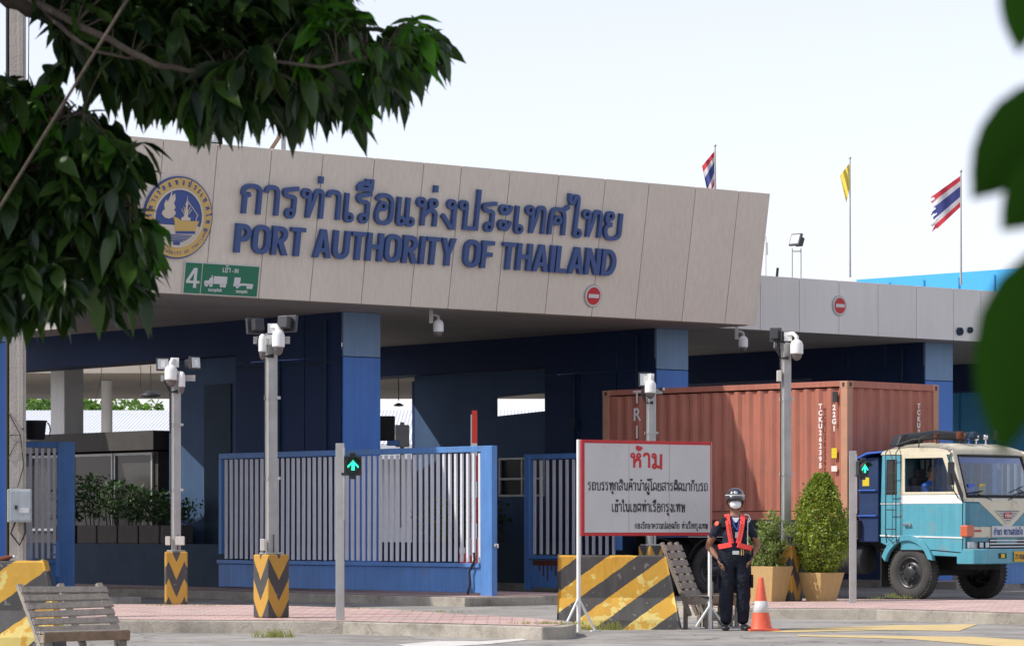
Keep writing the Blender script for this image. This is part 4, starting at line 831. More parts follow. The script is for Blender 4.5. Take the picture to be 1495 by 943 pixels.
# ================================================================== FLAGS AND ROOF FITTINGS
def flag(px, ptop, pbase, Y, pat, W_, Hh, droop, label, yoff=.08, side=-1):
    b = P(px, pbase, Y); top = P(px, ptop, Y).z; t = empty('flagpole', (b.x, b.y, b.z), 0, label, 'flag'); hz = top - b.z
    m_ = MB(); m_.tube([(0, 0, 0), (0, 0, hz)], .02, 8, rs=[.026, .014]); m_.lathe([(0, .05), (.03, .03), (.03, 0), (0, -.02)], (0, 0, hz), 10); m_.build('pole', 'galv', t)
    nx, nz = 26, 24; bands = {'thai': [(0, 1/6, 'flagred'), (1/6, 1/3, 'flagwhite'), (1/3, 2/3, 'flagblue'), (2/3, 5/6, 'flagwhite'), (5/6, 1, 'flagred')], 'yellow': [(0, 1, 'flagyel')]}[pat]
    mats_ = []; [mats_.append(b_[2]) for b_ in bands if b_[2] not in mats_]
    m_ = MB(); idx = {}
    def pt(i, j):
        u = i / nx; v = j / nz; x = side * W_ * u * (1 - droop * .75 * (.35 + .65 * v if droop > .5 else 1)); z = -Hh * v - droop * W_ * u * (1.0 + .35 * v) - (1 - droop) * .12 * u
        y = .05 * math.sin(u * 7 + v * 2.0) * u + .02 * math.sin(u * 15 + v * 3) * droop; return (x, y, z + hz - yoff)
    for i in range(nx):
        for j in range(nz):
            u = (i + .5) / nx; v = (j + .5) / nz
            if pat == 'thai' and droop < .5:
                edge = .90 + .06 * math.sin(v * 17) + .09 * math.sin(v * 41 + 1); 
                if u > edge: continue
            for k, (v0, v1, mm) in enumerate(bands):
                if v0 <= v < v1: m_.cur = mats_.index(mm)
            m_.add([pt(i, j), pt(i + 1, j), pt(i + 1, j + 1), pt(i, j + 1)], [(0, 3, 2, 1)], smooth=True)
    o = m_.build('flag', mats_, t)
    return t
flag(1403, 251, 416, 72, 'thai', .95, .68, .42, 'tattered red white and blue flag flying from the rightmost roof pole')
flag(1241, 232, 405, 74, 'yellow', .30, .52, .98, 'yellow flag drooping on the middle roof pole')
flag(1044, 214, 280, 70, 'thai', .36, .66, .90, 'red white and blue flag drooping behind the tilted fascia')
def floodlight(mbp, loc, rz, tilt, w_=.26, h_=.2, face=True):
    M_ = Matrix.Translation(loc) @ Matrix.Rotation(rz, 4, 'Z') @ Matrix.Rotation(tilt, 4, 'X')
    m_ = MB(); m_.prism([(-w_ / 2, -h_ / 2), (w_ / 2, -h_ / 2), (w_ / 2, h_ / 2), (-w_ / 2, h_ / 2)], 0, .05, M_ @ Matrix.Rotation(R(90), 4, 'X'))
    m_.box((0, .07, 0), (w_ * .6, .12, h_ * .7), M=M_); o = m_.build('floodlight', 'lampgrey', mbp, bevel=.006)
    q = MB(); q.box((0, -.055, 0), (w_ * .82, .008, h_ * .78), M=M_); q.build('lamp_glass', 'lampglass', o)
    q = MB(); q.box((0, -.0605, 0), (w_ * .3, .004, h_ * .5), M=M_); q.build('led_chip', 'camwhite', o)
    return o
q = P(1163, 400, 68); t = empty('roof_floodlight', q, 0, 'grey floodlight on a two-legged frame above the grey fascia', 'floodlight'); z_ = P(0, 340, 68).z - q.z
m_ = MB(); m_.tube([(-.09, 0, -.5), (-.09, 0, z_ * .62)], .012); m_.tube([(.09, 0, -.5), (.09, 0, z_ * .62)], .012); m_.tube([(-.09, 0, z_ * .55), (.09, 0, z_ * .55)], .012); m_.build('stand', 'galv', t); floodlight(t, (0, 0, z_ * .82), R(-50), R(-20), .3, .26)
q = P(1118, 399, 67); t = empty('antenna', q, 0, 'thin white antenna rod behind the right end of the tilted fascia', 'antenna'); m_ = MB(); m_.tube([(0, 0, -.3), (0, 0, .75)], .012); m_.box((.02, 0, .5), (.05, .05, .25)); m_.build('rod', 'white', t)
for px, y0, y1, dx, Y in ((150, 545, 590, -12, 74), (200, 543, 565, 5, 74), (598, 545, 590, 8, 72)):
    a = P(px, y0, Y); b = P(px + dx, y1, Y); a.z = SO; m_ = MB(); m_.tube([a - b, (a - b) * .5 + Vector((.05, 0, 0)), Vector((0, 0, 0))], .008, 5); o = m_.build('cable', 'cable', loc=None); o.location = b; tag(o, {150: 'long loose cable dangling beside the white column', 200: 'short loose cable dangling left of the canopy lamp', 598: 'loose cable dangling under the canopy right of the middle pier'}[px], 'cable')
q = P(1134, 399, 67); m_ = MB(); m_.bar((0, 0, -.1), (.02, 0, .11), .05); o = m_.build('bracket', 'black'); o.location = q; tag(o, 'small dark bracket stub on top of the grey fascia', 'bracket')
q = P(414, 222, 60); t = empty('roof_frame', q, 0, 'rusty steel post with diagonal brace above the tilted fascia', 'frame'); m_ = MB(); m_.bar((0, 0, -.4), (0, 0, .75), .08); m_.build('post', 'galv', t); m_ = MB(); m_.bar((-.34, .1, -.1), (0, .05, .40), .06); m_.build('brace', 'wood2', t)
q = P(305, 214, 57.5); t = empty('roof_floodlight', q, 0, 'floodlight behind the tilted fascia above the emblem, under the tree', 'floodlight'); m_ = MB(); m_.bar((-.2, 0, -.3), (.0, 0, .15), .03); m_.build('stand', 'galv', t); floodlight(t, (.02, 0, .12), R(20), R(-20), .42, .2)

# ================================================================== CAMERA POLES
def camera_pole(px, py, ptop, Y, zb, pw, base, label, lamps, domes, chev, boxes=(), rz=R(40), base_h=.8, arms=()):
    q = P(px, py, Y); t = empty('camera_pole', (q.x, q.y, zb), 0, label, 'camera pole', 'camera poles with striped bases'); zt = P(0, ptop, Y).z - zb
    m_ = MB(); m_.box((0, 0, base_h / 2), (base, base, base_h)); o = m_.build('base', chev, t, bevel=.02); o.rotation_euler = (0, 0, rz); bh = base_h
    m_ = MB(); m_.box((0, 0, (zt + bh) / 2), (pw, pw, zt - bh), rz=R(25)); m_.box((0, 0, bh + .012), (pw * 1.9, pw * 1.9, .022), rz=R(25)); pole = m_.build('pole', 'galv', t, bevel=.006)
    for z in (.35, .72):
        m_ = MB(); zz = bh + (zt - bh) * z; m_.box((0, 0, zz), (pw * 1.12, pw * 1.12, .05), rz=R(25)); m_.box((pw * .75, -.02, zz), (.05, .06, .035)); m_.build('clamp', 'galv', t)
    for x, z, bx, bz, mm in boxes: m_ = MB(); m_.box((x, -pw * .5 - .03, bh + z), (bx, .09, bz)); m_.build('junction_box', mm, t, bevel=.008)
    m_ = MB(); m_.tube([(-pw * .62, -.03, bh + .02), (-pw * .62, -.03, bh + (zt - bh) * .5), (-pw * .6, -.03, zt - .1)], .009, 5); m_.tube([(pw * .3, -pw * .62, bh), (pw * .3, -pw * .62, bh + .25)], .008, 5); m_.build('cable', 'cable', t)
    if lamps:
        m_ = MB(); x0 = min(l[0] for l in lamps); x1 = max(l[0] for l in lamps); m_.box(((x0 + x1) / 2, 0, zt - .04), (x1 - x0 + .05, .05, .09)); m_.build('cross_arm', 'galv', t)
    for x, z, rz_, tl, w_, h_ in lamps: floodlight(t, (x, -.02, zt + z), rz_, tl, w_, h_)
    for x, z, r in domes:
        M_ = Matrix.Translation((x, -.14, zt + z)); a, b = dome(t, M_, r); m_ = MB(); m_.tube([(x, -.14, zt + z + r * 1.6), (x, -.14, zt + z + r * 2.1), (x * .7, -.10, zt + z + r * 2.6), (0, -.04, zt + z + r * 2.5)], .034, 8); m_.box((x * .2, -.05, zt + z + r * 2.2), (.12, .06, .14)); m_.build('camera_arm', 'camwhite', t)
    m_ = MB()
    for k in range(3): m_.tube([(-.02, -.08, zt - .02 + .01 * k), (-.10 - .03 * k, -.08, zt + .06 - .03 * k), (-.13 - .02 * k, -.08, zt - .10), (-.08, -.08, zt - .25), (.04, -.09, zt - .22 - .02 * k)], .010, 5)
    m_.build('cable_loop', 'cable', t)
    return t
camera_pole(396, 902, 492, 41.6, .156, .125, .33, 'nearest camera pole on a zigzag base, its two floodlights turned away',
    [(-.20, .14, R(-150), R(8), .22, .20), (.21, .17, R(150), R(8), .24, .21)], [(.10, -.08, .080), (-.10, -.14, .05)], 'chev', [(-.10, .12, .06, .15, 'boxwhite')])
camera_pole(257, 882, 548, 48.8, .156, .115, .33, 'left camera pole on zigzag base, nearer the shaded low wall, with two floodlights turned outward',
    [(-.20, .16, R(15), R(-6), .19, .19), (.26, .18, R(48), R(-6), .19, .19)], [(-.06, -.02, .095), (.10, -.12, .05)], 'chev2', [(-.11, .16, .07, .13, 'boxwhite'), (.07, .16, .13, .13, 'boxwhite')], rz=R(8), base_h=.78)
camera_pole(950, 877, 568, 58.0, .0, .145, .31, 'camera pole rising behind the white notice board, one floodlight and a white dome camera',
    [(-.10, .16, R(8), R(-6), .24, .26), (.18, 0, R(60), 0, .08, .06)], [(-.01, -.02, .10)], 'chev', base_h=.97)
camera_pole(1147, 877, 500, 51.0, .156, .13, .40, 'tall camera pole between the two potted shrubs, one small floodlight turned away',
    [(-.16, .12, R(165), R(5), .18, .22)], [(.16, -.13, .10)], 'chev', [(-.11, 2.62, .07, .17, 'boxwhite')], rz=R(60), base_h=.86)

# ================================================================== LANE SIGNALS
def signal(px, py, ptop, Y, label, arrow_rot, lz):
    q = P(px, py, Y); t = empty('lane_signal', (q.x, q.y, .156), 0, label, 'traffic signal', 'green arrow lane signals'); zt = P(0, ptop, Y).z - .156
    m_ = MB(); m_.box((0, 0, zt / 2), (.105, .085, zt)); m_.box((.052, -.03, zt - .5), (.02, .05, .9)); m_.build('post', 'galv', t, bevel=.006)
    h = empty('signal_head', (.155, -.06, lz), 0); h.parent = t; h.rotation_euler = (0, 0, arrow_rot)
    del h
    o = None; m_ = MB(); m_.box((0, .03, 0), (.22, .07, .24)); m_.box((0, .02, .14), (.08, .05, .05)); m_.box((0, .02, -.14), (.08, .05, .05)); m_.box((-.1, .03, -.10), (.08, .04, .03)); o = m_.build('signal_head', 'black', t, bevel=.01); o.location = (.16, -.06, lz); o.rotation_euler = (0, 0, arrow_rot)
    MX = Matrix.Rotation(R(90), 4, 'X'); m_ = MB(); m_.lathe([(.098, 0), (.098, .02), (.088, .02), (.088, 0)], n=24, M=MX); m_.lathe([(.0, .002), (.088, .002)], n=24, M=MX); m_.build('lens', 'rubber', o)
    m_ = MB(); vs = []; n = 10
    for k in range(n + 1): a = R(20 + 140 * k / n); vs += [(.1 * math.cos(a), -.005, .1 * math.sin(a)), (.1 * math.cos(a), -.10, .1 * math.sin(a) + .005)]
    m_.add(vs, [(2 * k, 2 * k + 1, 2 * k + 3, 2 * k + 2) for k in range(n)]); vz = m_.build('visor', 'rubber', o); s_ = vz.modifiers.new('s', 'SOLIDIFY'); s_.thickness = .004
    m_ = MB(); dots = [(0, -.052 + .0125 * i) for i in range(8)] + [(.013, -.052 + .0125 * i) for i in range(8)] + [(-.013, -.052 + .0125 * i) for i in range(8)]
    dots = [d for d in dots if d[1] < .03]
    for i in range(7):
        for w_ in range(2): dots += [(.0105 * i, .06 - .0105 * i - w_ * .016), (-.0105 * i, .06 - .0105 * i - w_ * .016)]
    for x, z in dots: m_.box((x, -.0265, z), (.0082, .004, .0082))
    m_.build('green_arrow', 'led', o); return t
signal(496.5, 905, 647, 40.6, 'green arrow lane signal on a grey post in front of the middle gate', R(10), 1.90)
signal(1245, 880, 658, 49.7, 'green arrow lane signal on a grey post between the rounded shrub and the truck', R(42), 2.02)

# ================================================================== CONCRETE BARRIERS
def barrier(px0, px1, Y0, Y1, zt, mat_, label, flare=.13, round_top=False):
    a = Vector(((px0 - CX) * Y0 / F, Y0, 0)); b = Vector(((px1 - CX) * Y1 / F, Y1, 0)); L = (b - a).length; rz = math.atan2(b.y - a.y, b.x - a.x)
    o_ = a; me = MB(); n = 14
    prof = [(-.30, 0), (-.28, .12), (-.13, .40), (-.085, zt - .02), (-.06, zt), (.06, zt), (.085, zt - .02), (.13, .40), (.28, .12), (.30, 0)]
    prof = [(y * 1.0, z) for y, z in prof]
    vs = []; fs = []; N = len(prof)
    for i in range(n + 1):
        u = i / n
        for y, z in prof:
            x = u * L + (flare * (1 - z / zt) * (1 if i == n else 0)) ; zz = z * (1 - (.10 * (z / zt) ** 4 * 0))
            if round_top and i >= n - 1: x -= .06 * (i - n + 2) * (z / zt) ** 6
            vs.append((x + (rnd.uniform(-.004, .004) if 0 < i < n else 0), y + rnd.uniform(-.004, .004), zz + (rnd.uniform(-.004, .004) if z > 0 else 0)))
    for i in range(n):
        for k in range(N - 1): fs.append((i * N + k, (i + 1) * N + k, (i + 1) * N + k + 1, i * N + k + 1))
    fs += [tuple(range(N))[::-1], tuple(n * N + k for k in range(N))]
    fs = [f[::-1] for f in fs]
    me.add(vs, fs); o = me.build('concrete_barrier', mat_, bevel=.02); o.location = o_; o.rotation_euler = (0, 0, rz); return tag(o, label, 'barrier', 'striped concrete barriers')
barrier(815, 972, 42.1, 42.0, .94, 'barrier', 'concrete barrier with peeling yellow and black stripes behind the notice board', .20)
barrier(-190, 80, 35.7, 35.5, .94, 'barrier2', 'concrete barrier with broad yellow and black stripes at the photo\'s far left', .06, True)
# bottle on the left barrier
q = P(8, 817, 35.55); t = empty('drink_bottle', (q.x, q.y, .965), 0, 'small dark bottle lying on top of the far left barrier', 'bottle'); m_ = MB(); m_.lathe([(0, -.09), (.028, -.09), (.03, .03), (.012, .07), (.012, .09), (0, .09)], n=12, M=Matrix.Rotation(R(80), 4, 'Y') @ Matrix.Rotation(.2, 4, 'X')); m_.build('body', 'rust', t)
m_ = MB(); m_.lathe([(0, .09), (.016, .09), (.016, .115), (0, .115)], n=10, M=Matrix.Rotation(R(80), 4, 'Y') @ Matrix.Rotation(.2, 4, 'X')); m_.build('cap', 'signwhite', t)

# ================================================================== PALLET BENCHES
def bench(o3, s, zs, Ls, back_top, seat_z, recl, seat_d, nslat, label, legs_to=0.0, slat_w=.085, back_gap=None):
    """o3: ground point under the upper left corner of the back; s: unit direction along the slats"""
    s = Vector((s[0], s[1], 0)).normalized(); n = Vector((s.y, -s.x, 0)); ang = math.atan2(s.y, s.x)
    t = empty('pallet_bench', o3, ang, label, 'bench', 'benches made of pallet wood')      # local x along slats, local -y faces front
    z0 = seat_z; z1 = back_top
    def bp(v): return Vector((0, -recl * (1 - v), z0 + (z1 - z0) * v))
    sl = math.atan2(recl, z1 - z0)
    for k in range(nslat):
        v = (k + .5) / nslat; c = bp(v); q = MB(); j = rnd.uniform(-.015, .015)
        q.box((0, 0, 0), (Ls, .02, (math.hypot(recl, z1 - z0)) / nslat * .74)); o = q.build('back_slat', 'wood', t, bevel=.003); o.location = (Ls / 2 + j, c.y - .035, c.z); o.rotation_euler = (-sl, rnd.uniform(-.012, .012), rnd.uniform(-.01, .01))
    for x in (.03, Ls * .5, Ls - .05):
        q = MB(); a = bp(-.35); b = bp(1.03); q.bar((x, a.y, max(a.z, .05)), (x, b.y, b.z), .045, .07, up=(1, 0, 0)); q.build('back_rail', 'wood', t, bevel=.003)
    for k in range(4):
        q = MB(); q.box((0, 0, 0), (Ls, seat_d / 4 * .86, .02)); o = q.build('seat_slat', 'wood', t, bevel=.003); o.location = (Ls / 2 + rnd.uniform(-.01, .01), -recl - seat_d * (k + .5) / 4, seat_z + .012); o.rotation_euler = (0, 0, rnd.uniform(-.008, .008))
    q = MB(); q.box((Ls / 2, -recl - seat_d, seat_z - .035), (Ls, .025, .095)); q.build('front_board', 'wood2', t, bevel=.003)
    for x in (.02, Ls - .02): q = MB(); q.box((x, -recl - seat_d / 2, seat_z - .05), (.03, seat_d, .09)); q.build('side_board', 'wood', t, bevel=.003)
    for x in (.05, Ls - .05):
        for y in (-recl - .03, -recl - seat_d + .05):
            q = MB(); q.box((x, y, (seat_z - .02) / 2), (.07, .045, seat_z - .02)); q.build('leg', 'wood', t, bevel=.003)
    q = MB(); q.box((Ls / 2, -recl - seat_d + .08, .16), (Ls, .02, .08)); q.build('stretcher', 'wood', t, bevel=.003)
    return t
bench((-5.20, 34.55, 0), (.72, .70), 0, 1.12, .68, .19, .30, .17, 6, 'weathered pallet bench reclining in front of the far left striped barrier')
t = bench((1.93, 42.3, 0), (.30, .95), 0, .80, 1.08, .40, .27, .36, 7, 'upright narrow pallet bench between the notice board and the guard')
for x in (.05, .75):
    q = MB(); q.box((x, -.27 - .36, .30), (.09, .05, .60)); q.build('arm_post', 'wood', t, bevel=.003)
# low pallet table behind the guard
t = empty('pallet_stool', (2.72, 42.9, 0), R(12), 'low brown pallet stool behind the guard, right of the upright bench', 'stool')
q = MB(); q.box((0, 0, .42), (.45, .4, .03)); q.build('top', 'wood2', t, bevel=.003); q = MB(); q.box((0, -.18, .34), (.44, .025, .12)); q.build('apron', 'wood2', t)
for x in (-.18, .18):
    for y in (-.15, .15): q = MB(); q.box((x, y, .2), (.05, .05, .4)); q.build('leg', 'wood', t)
q = MB(); q.box((0, -.17, .12), (.44, .02, .07)); q.build('stretcher', 'wood', t)

# ================================================================== NOTICE BOARD
a = P(848, 782, 40.8); b = P(1038, 776, 42.0); W_ = math.hypot(b.x - a.x, b.y - a.y); rz = math.atan2(b.y - a.y, b.x - a.x)
nb_ = empty('notice_board', (a.x, a.y, 0), rz, 'white notice board with red rim and Thai writing on a slim white stand', 'sign')
z0 = a.z; z1 = P(0, 641.5, 40.8).z; H_ = z1 - z0
q = MB(); q.box((W_ / 2, 0, (z0 + z1) / 2), (W_, .03, H_)); q.build('panel', 'red', nb_, bevel=.004)
q = MB(); q.box((W_ / 2 + .008, -.018, (z0 + z1) / 2), (W_ - .075, .008, H_ - .085)); q.build('face', 'board', nb_)
Mb = Matrix.Translation((0, -.022, 0)) @ RX
q = MB(); thai_line(q, 'ห้าม', W_ * .37, z0 + H_ * .715, .235, .175, .036, -.001, .002, .030, Mb); q.build('red_text', 'red', nb_)
def fit(txt_, x0, x1, y, sy, t_, gap):
    q = MB()
    w0 = sum(TH[c][0] for c in txt_); ng = sum(1 for c in txt_ if TH[c][0]) - 1; sx = (x1 - x0 - gap * ng) / w0; thai_line(q, txt_, x0, y, sx, sy, t_, -.001, .002, gap, Mb); q.build('text_line', 'ink', nb_)
fit('รถบรรทุกสินค้านำผู้โดยสารติดมากับรถ', W_ * .045, W_ * .965, z0 + H_ * .475, .098, .0135, .012)
fit('เข้าในเขตท่าเรือกรุงเทพ', W_ * .225, W_ * .79, z0 + H_ * .252, .100, .0135, .012)
fit('กองรักษาความปลอดภัย ท่าเรือกรุงเทพ', W_ * .40, W_ * .965, z0 + H_ * .075, .062, .009, .009)
q = MB()
for x in (.355 * W_, .665 * W_): q.box((x, -.0225, (z0 + z1) / 2), (.006, .0015, H_ - .09))
q.build('seam', 'kerb', nb_)
for x, yb in ((-.014, 0), (W_ + .005, 0)):
    q = MB(); q.box((x, .028, z1 / 2), (.038, .038, z1)); q.build('stand_leg', 'twhite', nb_, bevel=.003)
    q = MB(); 
    for dx in (-1, 1): q.bar((x, .03, .42 if x < .5 else .30), (x + dx * .26, .02 + dx * .02, .02), .022, .022); q.box((x + dx * .26, .02, .012), (.14, .04, .016))
    q.build('brace', 'twhite', nb_)
q = MB(); q.box((W_ + .005, .05, .40), (.10, .05, .035)); q.build('foot_clamp', 'rubber', nb_)

# ================================================================== CONE
q0 = P(1111, 920, 41.3); t = empty('traffic_cone', (q0.x, q0.y, 0), R(12), 'orange traffic cone with one dirty white band beside the guard', 'cone')
m_ = MB(); m_.prism([(-.19, -.17), (.19, -.18), (.185, .17), (-.18, .18)], 0, .028); m_.build('base', 'orange', t, bevel=.008)
m_ = MB(); m_.lathe([(.145, .028), (.135, .045), (.10, .23)], n=28); m_.lathe([(.076, .375), (.032, .655), (.026, .67), (.016, .67), (.016, .60)], n=28); m_.build('cone_body', 'orange', t)
m_ = MB(); m_.lathe([(.1, .23), (.102, .232), (.078, .375), (.076, .375)], n=28); m_.build('reflective_band', 'reflect', t)

# ================================================================== POTTED SHRUBS
def pot(px, py, Y, rz, w0, w1, h, label, fol, n, size, mt, dims):
    q = P(px, py, Y); t = empty('potted_shrub', (q.x, q.y, .156), rz, label, 'potted plant', 'potted shrubs on the right pavement')
    vs = [(-w0, -w0, 0), (w0, -w0, 0), (w0, w0, 0), (-w0, w0, 0), (-w1, -w1, h), (w1, -w1, h), (w1, w1, h), (-w1, w1, h)]; e = w1 - .035
    vs += [(-e, -e, h), (e, -e, h), (e, e, h), (-e, e, h), (-e, -e, h - .06), (e, -e, h - .06), (e, e, h - .06), (-e, e, h - .06)]
    m_ = MB(); m_.add(vs, [(0, 3, 2, 1), (0, 1, 5, 4), (1, 2, 6, 5), (2, 3, 7, 6), (3, 0, 4, 7), (4, 5, 9, 8), (5, 6, 10, 9), (6, 7, 11, 10), (7, 4, 8, 11), (8, 9, 13, 12), (9, 10, 14, 13), (10, 11, 15, 14), (11, 8, 12, 15)]); m_.build('pot', 'pot', t, bevel=.006)
    m_ = MB(); e -= .002; m_.add([(-e, -e, h - .05), (e, -e, h - .05), (e, e, h - .05), (-e, e, h - .05)], [(0, 1, 2, 3)]); m_.build('soil', 'soil', t)
    m_ = MB()
    for k in range(7): a = k * .9; m_.tube([(0, 0, h - .06), (math.cos(a) * .08, math.sin(a) * .08, h + .3), (math.cos(a) * dims[0] * .6, math.sin(a) * dims[0] * .6, h + dims[1] * rnd.uniform(.4, .8))], .012, 5, rs=[.018, .012, .004])
    m_.build('stem', 'bark', t); m_ = MB(); leafcloud(m_, fol, n, size); m_.build('foliage', mt, t); return t
def cone_pts(h0, H1, Rm):
    bumps = [(rnd.uniform(0, 6.28), rnd.uniform(0, 1), rnd.uniform(.9, 1.12)) for _ in range(60)]
    def f():
        v = rnd.random() ** .85; prof = (math.sin(min(1, (v + .12) / .42) * math.pi / 2) if v < .30 else 1 - ((v - .30) / .70) ** 2.1 * .80); a = rnd.uniform(0, 6.28)
        k = 1 + .11 * math.sin(a * 3 + v * 9) + .10 * math.sin(a * 7 - v * 17) + .08 * math.sin(a * 13 + v * 31); r = Rm * prof * k * (rnd.random() ** .25) * (rnd.uniform(.88, 1.06) if rnd.random() < .95 else rnd.uniform(1.05, 1.28))
        return Vector((r * math.cos(a), r * math.sin(a), h0 + v * H1))
    return f
pot(1199, 877, 50.9, R(38), .165, .255, .44, 'taller dense cone-shaped shrub in a tan pot beside the right signal post', cone_pts(.42, 1.54, .44), 13000, .052, 'bush', (.3, 1.4))
def loose():
    c = rnd.choice(LC); d = Vector((rnd.gauss(0, 1), rnd.gauss(0, 1), rnd.gauss(0, 1))).normalized(); return c[0] + d * c[1] * rnd.random() ** .4
LC = [(Vector((rnd.gauss(0, .15), rnd.gauss(0, .15), rnd.uniform(.6, 1.15))), rnd.uniform(.07, .15)) for _ in range(30)] + [(Vector((.13, 0, 1.33)), .10), (Vector((-.15, 0, 1.2)), .07), (Vector((.2, 0, 1.0)), .12), (Vector((.05, -.1, 1.22)), .12), (Vector((-.1, -.1, .6)), .14), (Vector((.12, -.1, .62)), .14)]
pot(1121, 877, 50.7, R(52), .195, .285, .54, 'smaller loose shrub in a tan pot just behind the guard', loose, 3600, .055, 'bush2', (.22, .7))

# ================================================================== UTILITY POLE WITH METER BOX
q0 = P(26, 768, 42); up = empty('utility_pole', (q0.x, q0.y, .15), R(6), 'concrete utility pole at far left with a grey meter box', 'pole')
m_ = MB(); m_.box((0, 0, 5), (.20, .18, 10)); m_.box((-.115, .02, 5), (.05, .12, 10)); m_.box((.04, -.095, 5), (.07, .012, 9.9)); m_.build('shaft', 'concpole', up, bevel=.012)
m_ = MB()
for z in (1.5, 1.0, 2.4, 3.9, 5.3, 6.1, 6.8): m_.lathe([(0, .002), (.012, .002), (.012, 0)], (0, 0, 0), 8, M=Matrix.Translation((.07, -.105, z)) @ Matrix.Rotation(R(90), 4, 'X'))
m_.build('bolt', 'black', up)
zc = P(0, 738, 41.8).z - .15
m_ = MB(); m_.box((.03, -.20, zc), (.30, .17, .42)); bx = m_.build('meter_box', 'boxgrey', up, bevel=.012); m_ = MB(); m_.box((.045, -.292, zc), (.26, .015, .38)); dr = m_.build('door', 'boxgrey', bx, bevel=.006); m_ = MB(); m_.box((.09, -.302, zc - .06), (.13, .004, .06)); m_.build('label_plate', 'signwhite', dr); m_ = MB(); m_.box((-.01, -.305, zc - .02), (.03, .02, .05)); m_.build('lock', 'black', dr)
m_ = MB()
for k in range(3): m_.tube([(-.12, -.1, zc + 1.2 - k * .3), (.04, -.14, zc + .9), (.08, -.13, zc + .5), (.0, -.13, zc + .23)], .007, 5)
m_.tube([(-.02, -.2, zc - .2), (-.08, -.2, zc - .35), (.03, -.18, zc - .5), (.10, -.17, zc - .35), (.10, -.18, zc - .2)], .014, 6)
m_.tube([(-.13, -.06, 0), (-.13, -.06, 9)], .02, 6); m_.tube([(.11, -.09, 4), (.14, -.1, 7), (.16, -.1, 9.5)], .006, 4); m_.build('cable', 'cable', up)

# ================================================================== CONTAINER
TF = Vector((.70, -.714, 0)).normalized(); TA = math.atan2(.70, .714); C0 = Vector((5.976, 58.6, 0))
# container local: x across (away), y backwards, z up ; origin under its front left corner at bed height
CL, CWd, ZB, ZT = 6.06, 2.62, 1.44, 3.90
ct = empty('shipping_container', (C0.x, C0.y, ZB), TA, 'rust-red corrugated shipping container on the truck behind the notice board', 'container'); CH = ZT - ZB
def corr(L, amp=.045, per=.278):                         # corrugation profile points (s, depth)
    out = [(0, 0)]; s = .05
    while s < L - .2: out += [(s, 0), (s + .068, amp), (s + .068 + .07, amp), (s + .206, 0)]; s += per
    out.append((L, 0)); return out
def corr_wall(name, L, M_):
    m_ = MB(); pf = corr(L - .3); vs = []; z0, z1 = .15, CH - .12
    for s, d in pf: vs += [(s + .15, d, z0), (s + .15, d, z1)]
    m_.add(vs, [(2 * i, 2 * i + 2, 2 * i + 3, 2 * i + 1) for i in range(len(pf) - 1)], M_); return m_.build(name, 'cont', ct)
# left long side: plane x=0, s runs along +y; recess depth along +x
corr_wall('side_panel', CL, Matrix(((0, 1, 0, .025), (1, 0, 0, 0), (0, 0, 1, 0), (0, 0, 0, 1))))
corr_wall('side_panel', CL, Matrix(((0, -1, 0, CWd - .025), (1, 0, 0, 0), (0, 0, 1, 0), (0, 0, 0, 1))))
corr_wall('front_panel', CWd, Matrix(((1, 0, 0, 0), (0, 1, 0, .03), (0, 0, 1, 0), (0, 0, 0, 1))))
corr_wall('rear_panel', CWd, Matrix(((1, 0, 0, 0), (0, -1, 0, CL - .03), (0, 0, 1, 0), (0, 0, 0, 1))))
for x, y in ((0, 0), (CWd, 0), (0, CL), (CWd, CL)):
    q = MB(); q.box((x + (.075 if x == 0 else -.075), y + (.075 if y == 0 else -.075), CH / 2), (.15, .15, CH - .24)); q.build('corner_post', 'contframe', ct, bevel=.006)
for x in (0, CWd):
    for z in (.06, CH - .06): q = MB(); q.box((x + (.05 if x == 0 else -.05), CL / 2, z + (.015 if z > 1 else 0)), (.09, CL - .30, .10 if z > 1 else .15)); q.build('side_rail', 'cont', ct, bevel=.006)
for y in (0, CL):
    for z in (.06, CH - .055): q = MB(); q.box((CWd / 2, y + (.05 if y == 0 else -.05), z), (CWd - .30, .09, .12)); q.build('end_rail', 'cont', ct, bevel=.006)
for x in (0, CWd):
    for y in (0, CL):
        for z in (.06, CH - .06):
            cx_, cy_ = x + (.087 if x == 0 else -.087), y + (.087 if y == 0 else -.087); q = MB(); q.box((cx_, cy_, z), (.182, .182, .122)); cc = q.build('corner_casting', 'contframe', ct, bevel=.01)
            q = MB(); q.box((x + (-.006 if x == 0 else .006), cy_, z), (.004, .05, .07)); q.box((cx_, y + (-.006 if y == 0 else .006), z), (.05, .004, .07)); q.build('lock_hole', 'dark', cc)
q = MB(); vs = []; n_ = 120
for i in range(n_ + 1): y = .1 + (CL - .2) * i / n_; z = CH - .018 + .026 * max(-.6, min(.6, math.sin(i * .9))) ; vs += [(.08, y, z), (CWd - .08, y, z)]
q.add(vs, [(2 * i, 2 * i + 1, 2 * i + 3, 2 * i + 2) for i in range(n_)]); q.build('roof_panel', 'cont', ct); q = MB(); q.box((CWd / 2, CL / 2, .10), (CWd - .2, CL - .2, .1)); q.build('floor', 'dark', ct)
Ms = Matrix(((0, 0, -1, -.004), (-1, 0, 0, 0), (0, 1, 0, 0), (0, 0, 0, 1)))     # text plane on the left side: text x = forward, text y = up
Mf_ = Matrix(((1, 0, 0, 0), (0, 0, 1, -.004), (0, 1, 0, 0), (0, 0, 0, 1)))
def vtext(s, y, z, size, m_, Mt, step):
    for i, c in enumerate(s):
        if c != ' ': add_text(m_, c, y, z - i * step, .002, size, .0025, .006, 1.0, 'CENTER', Mt)
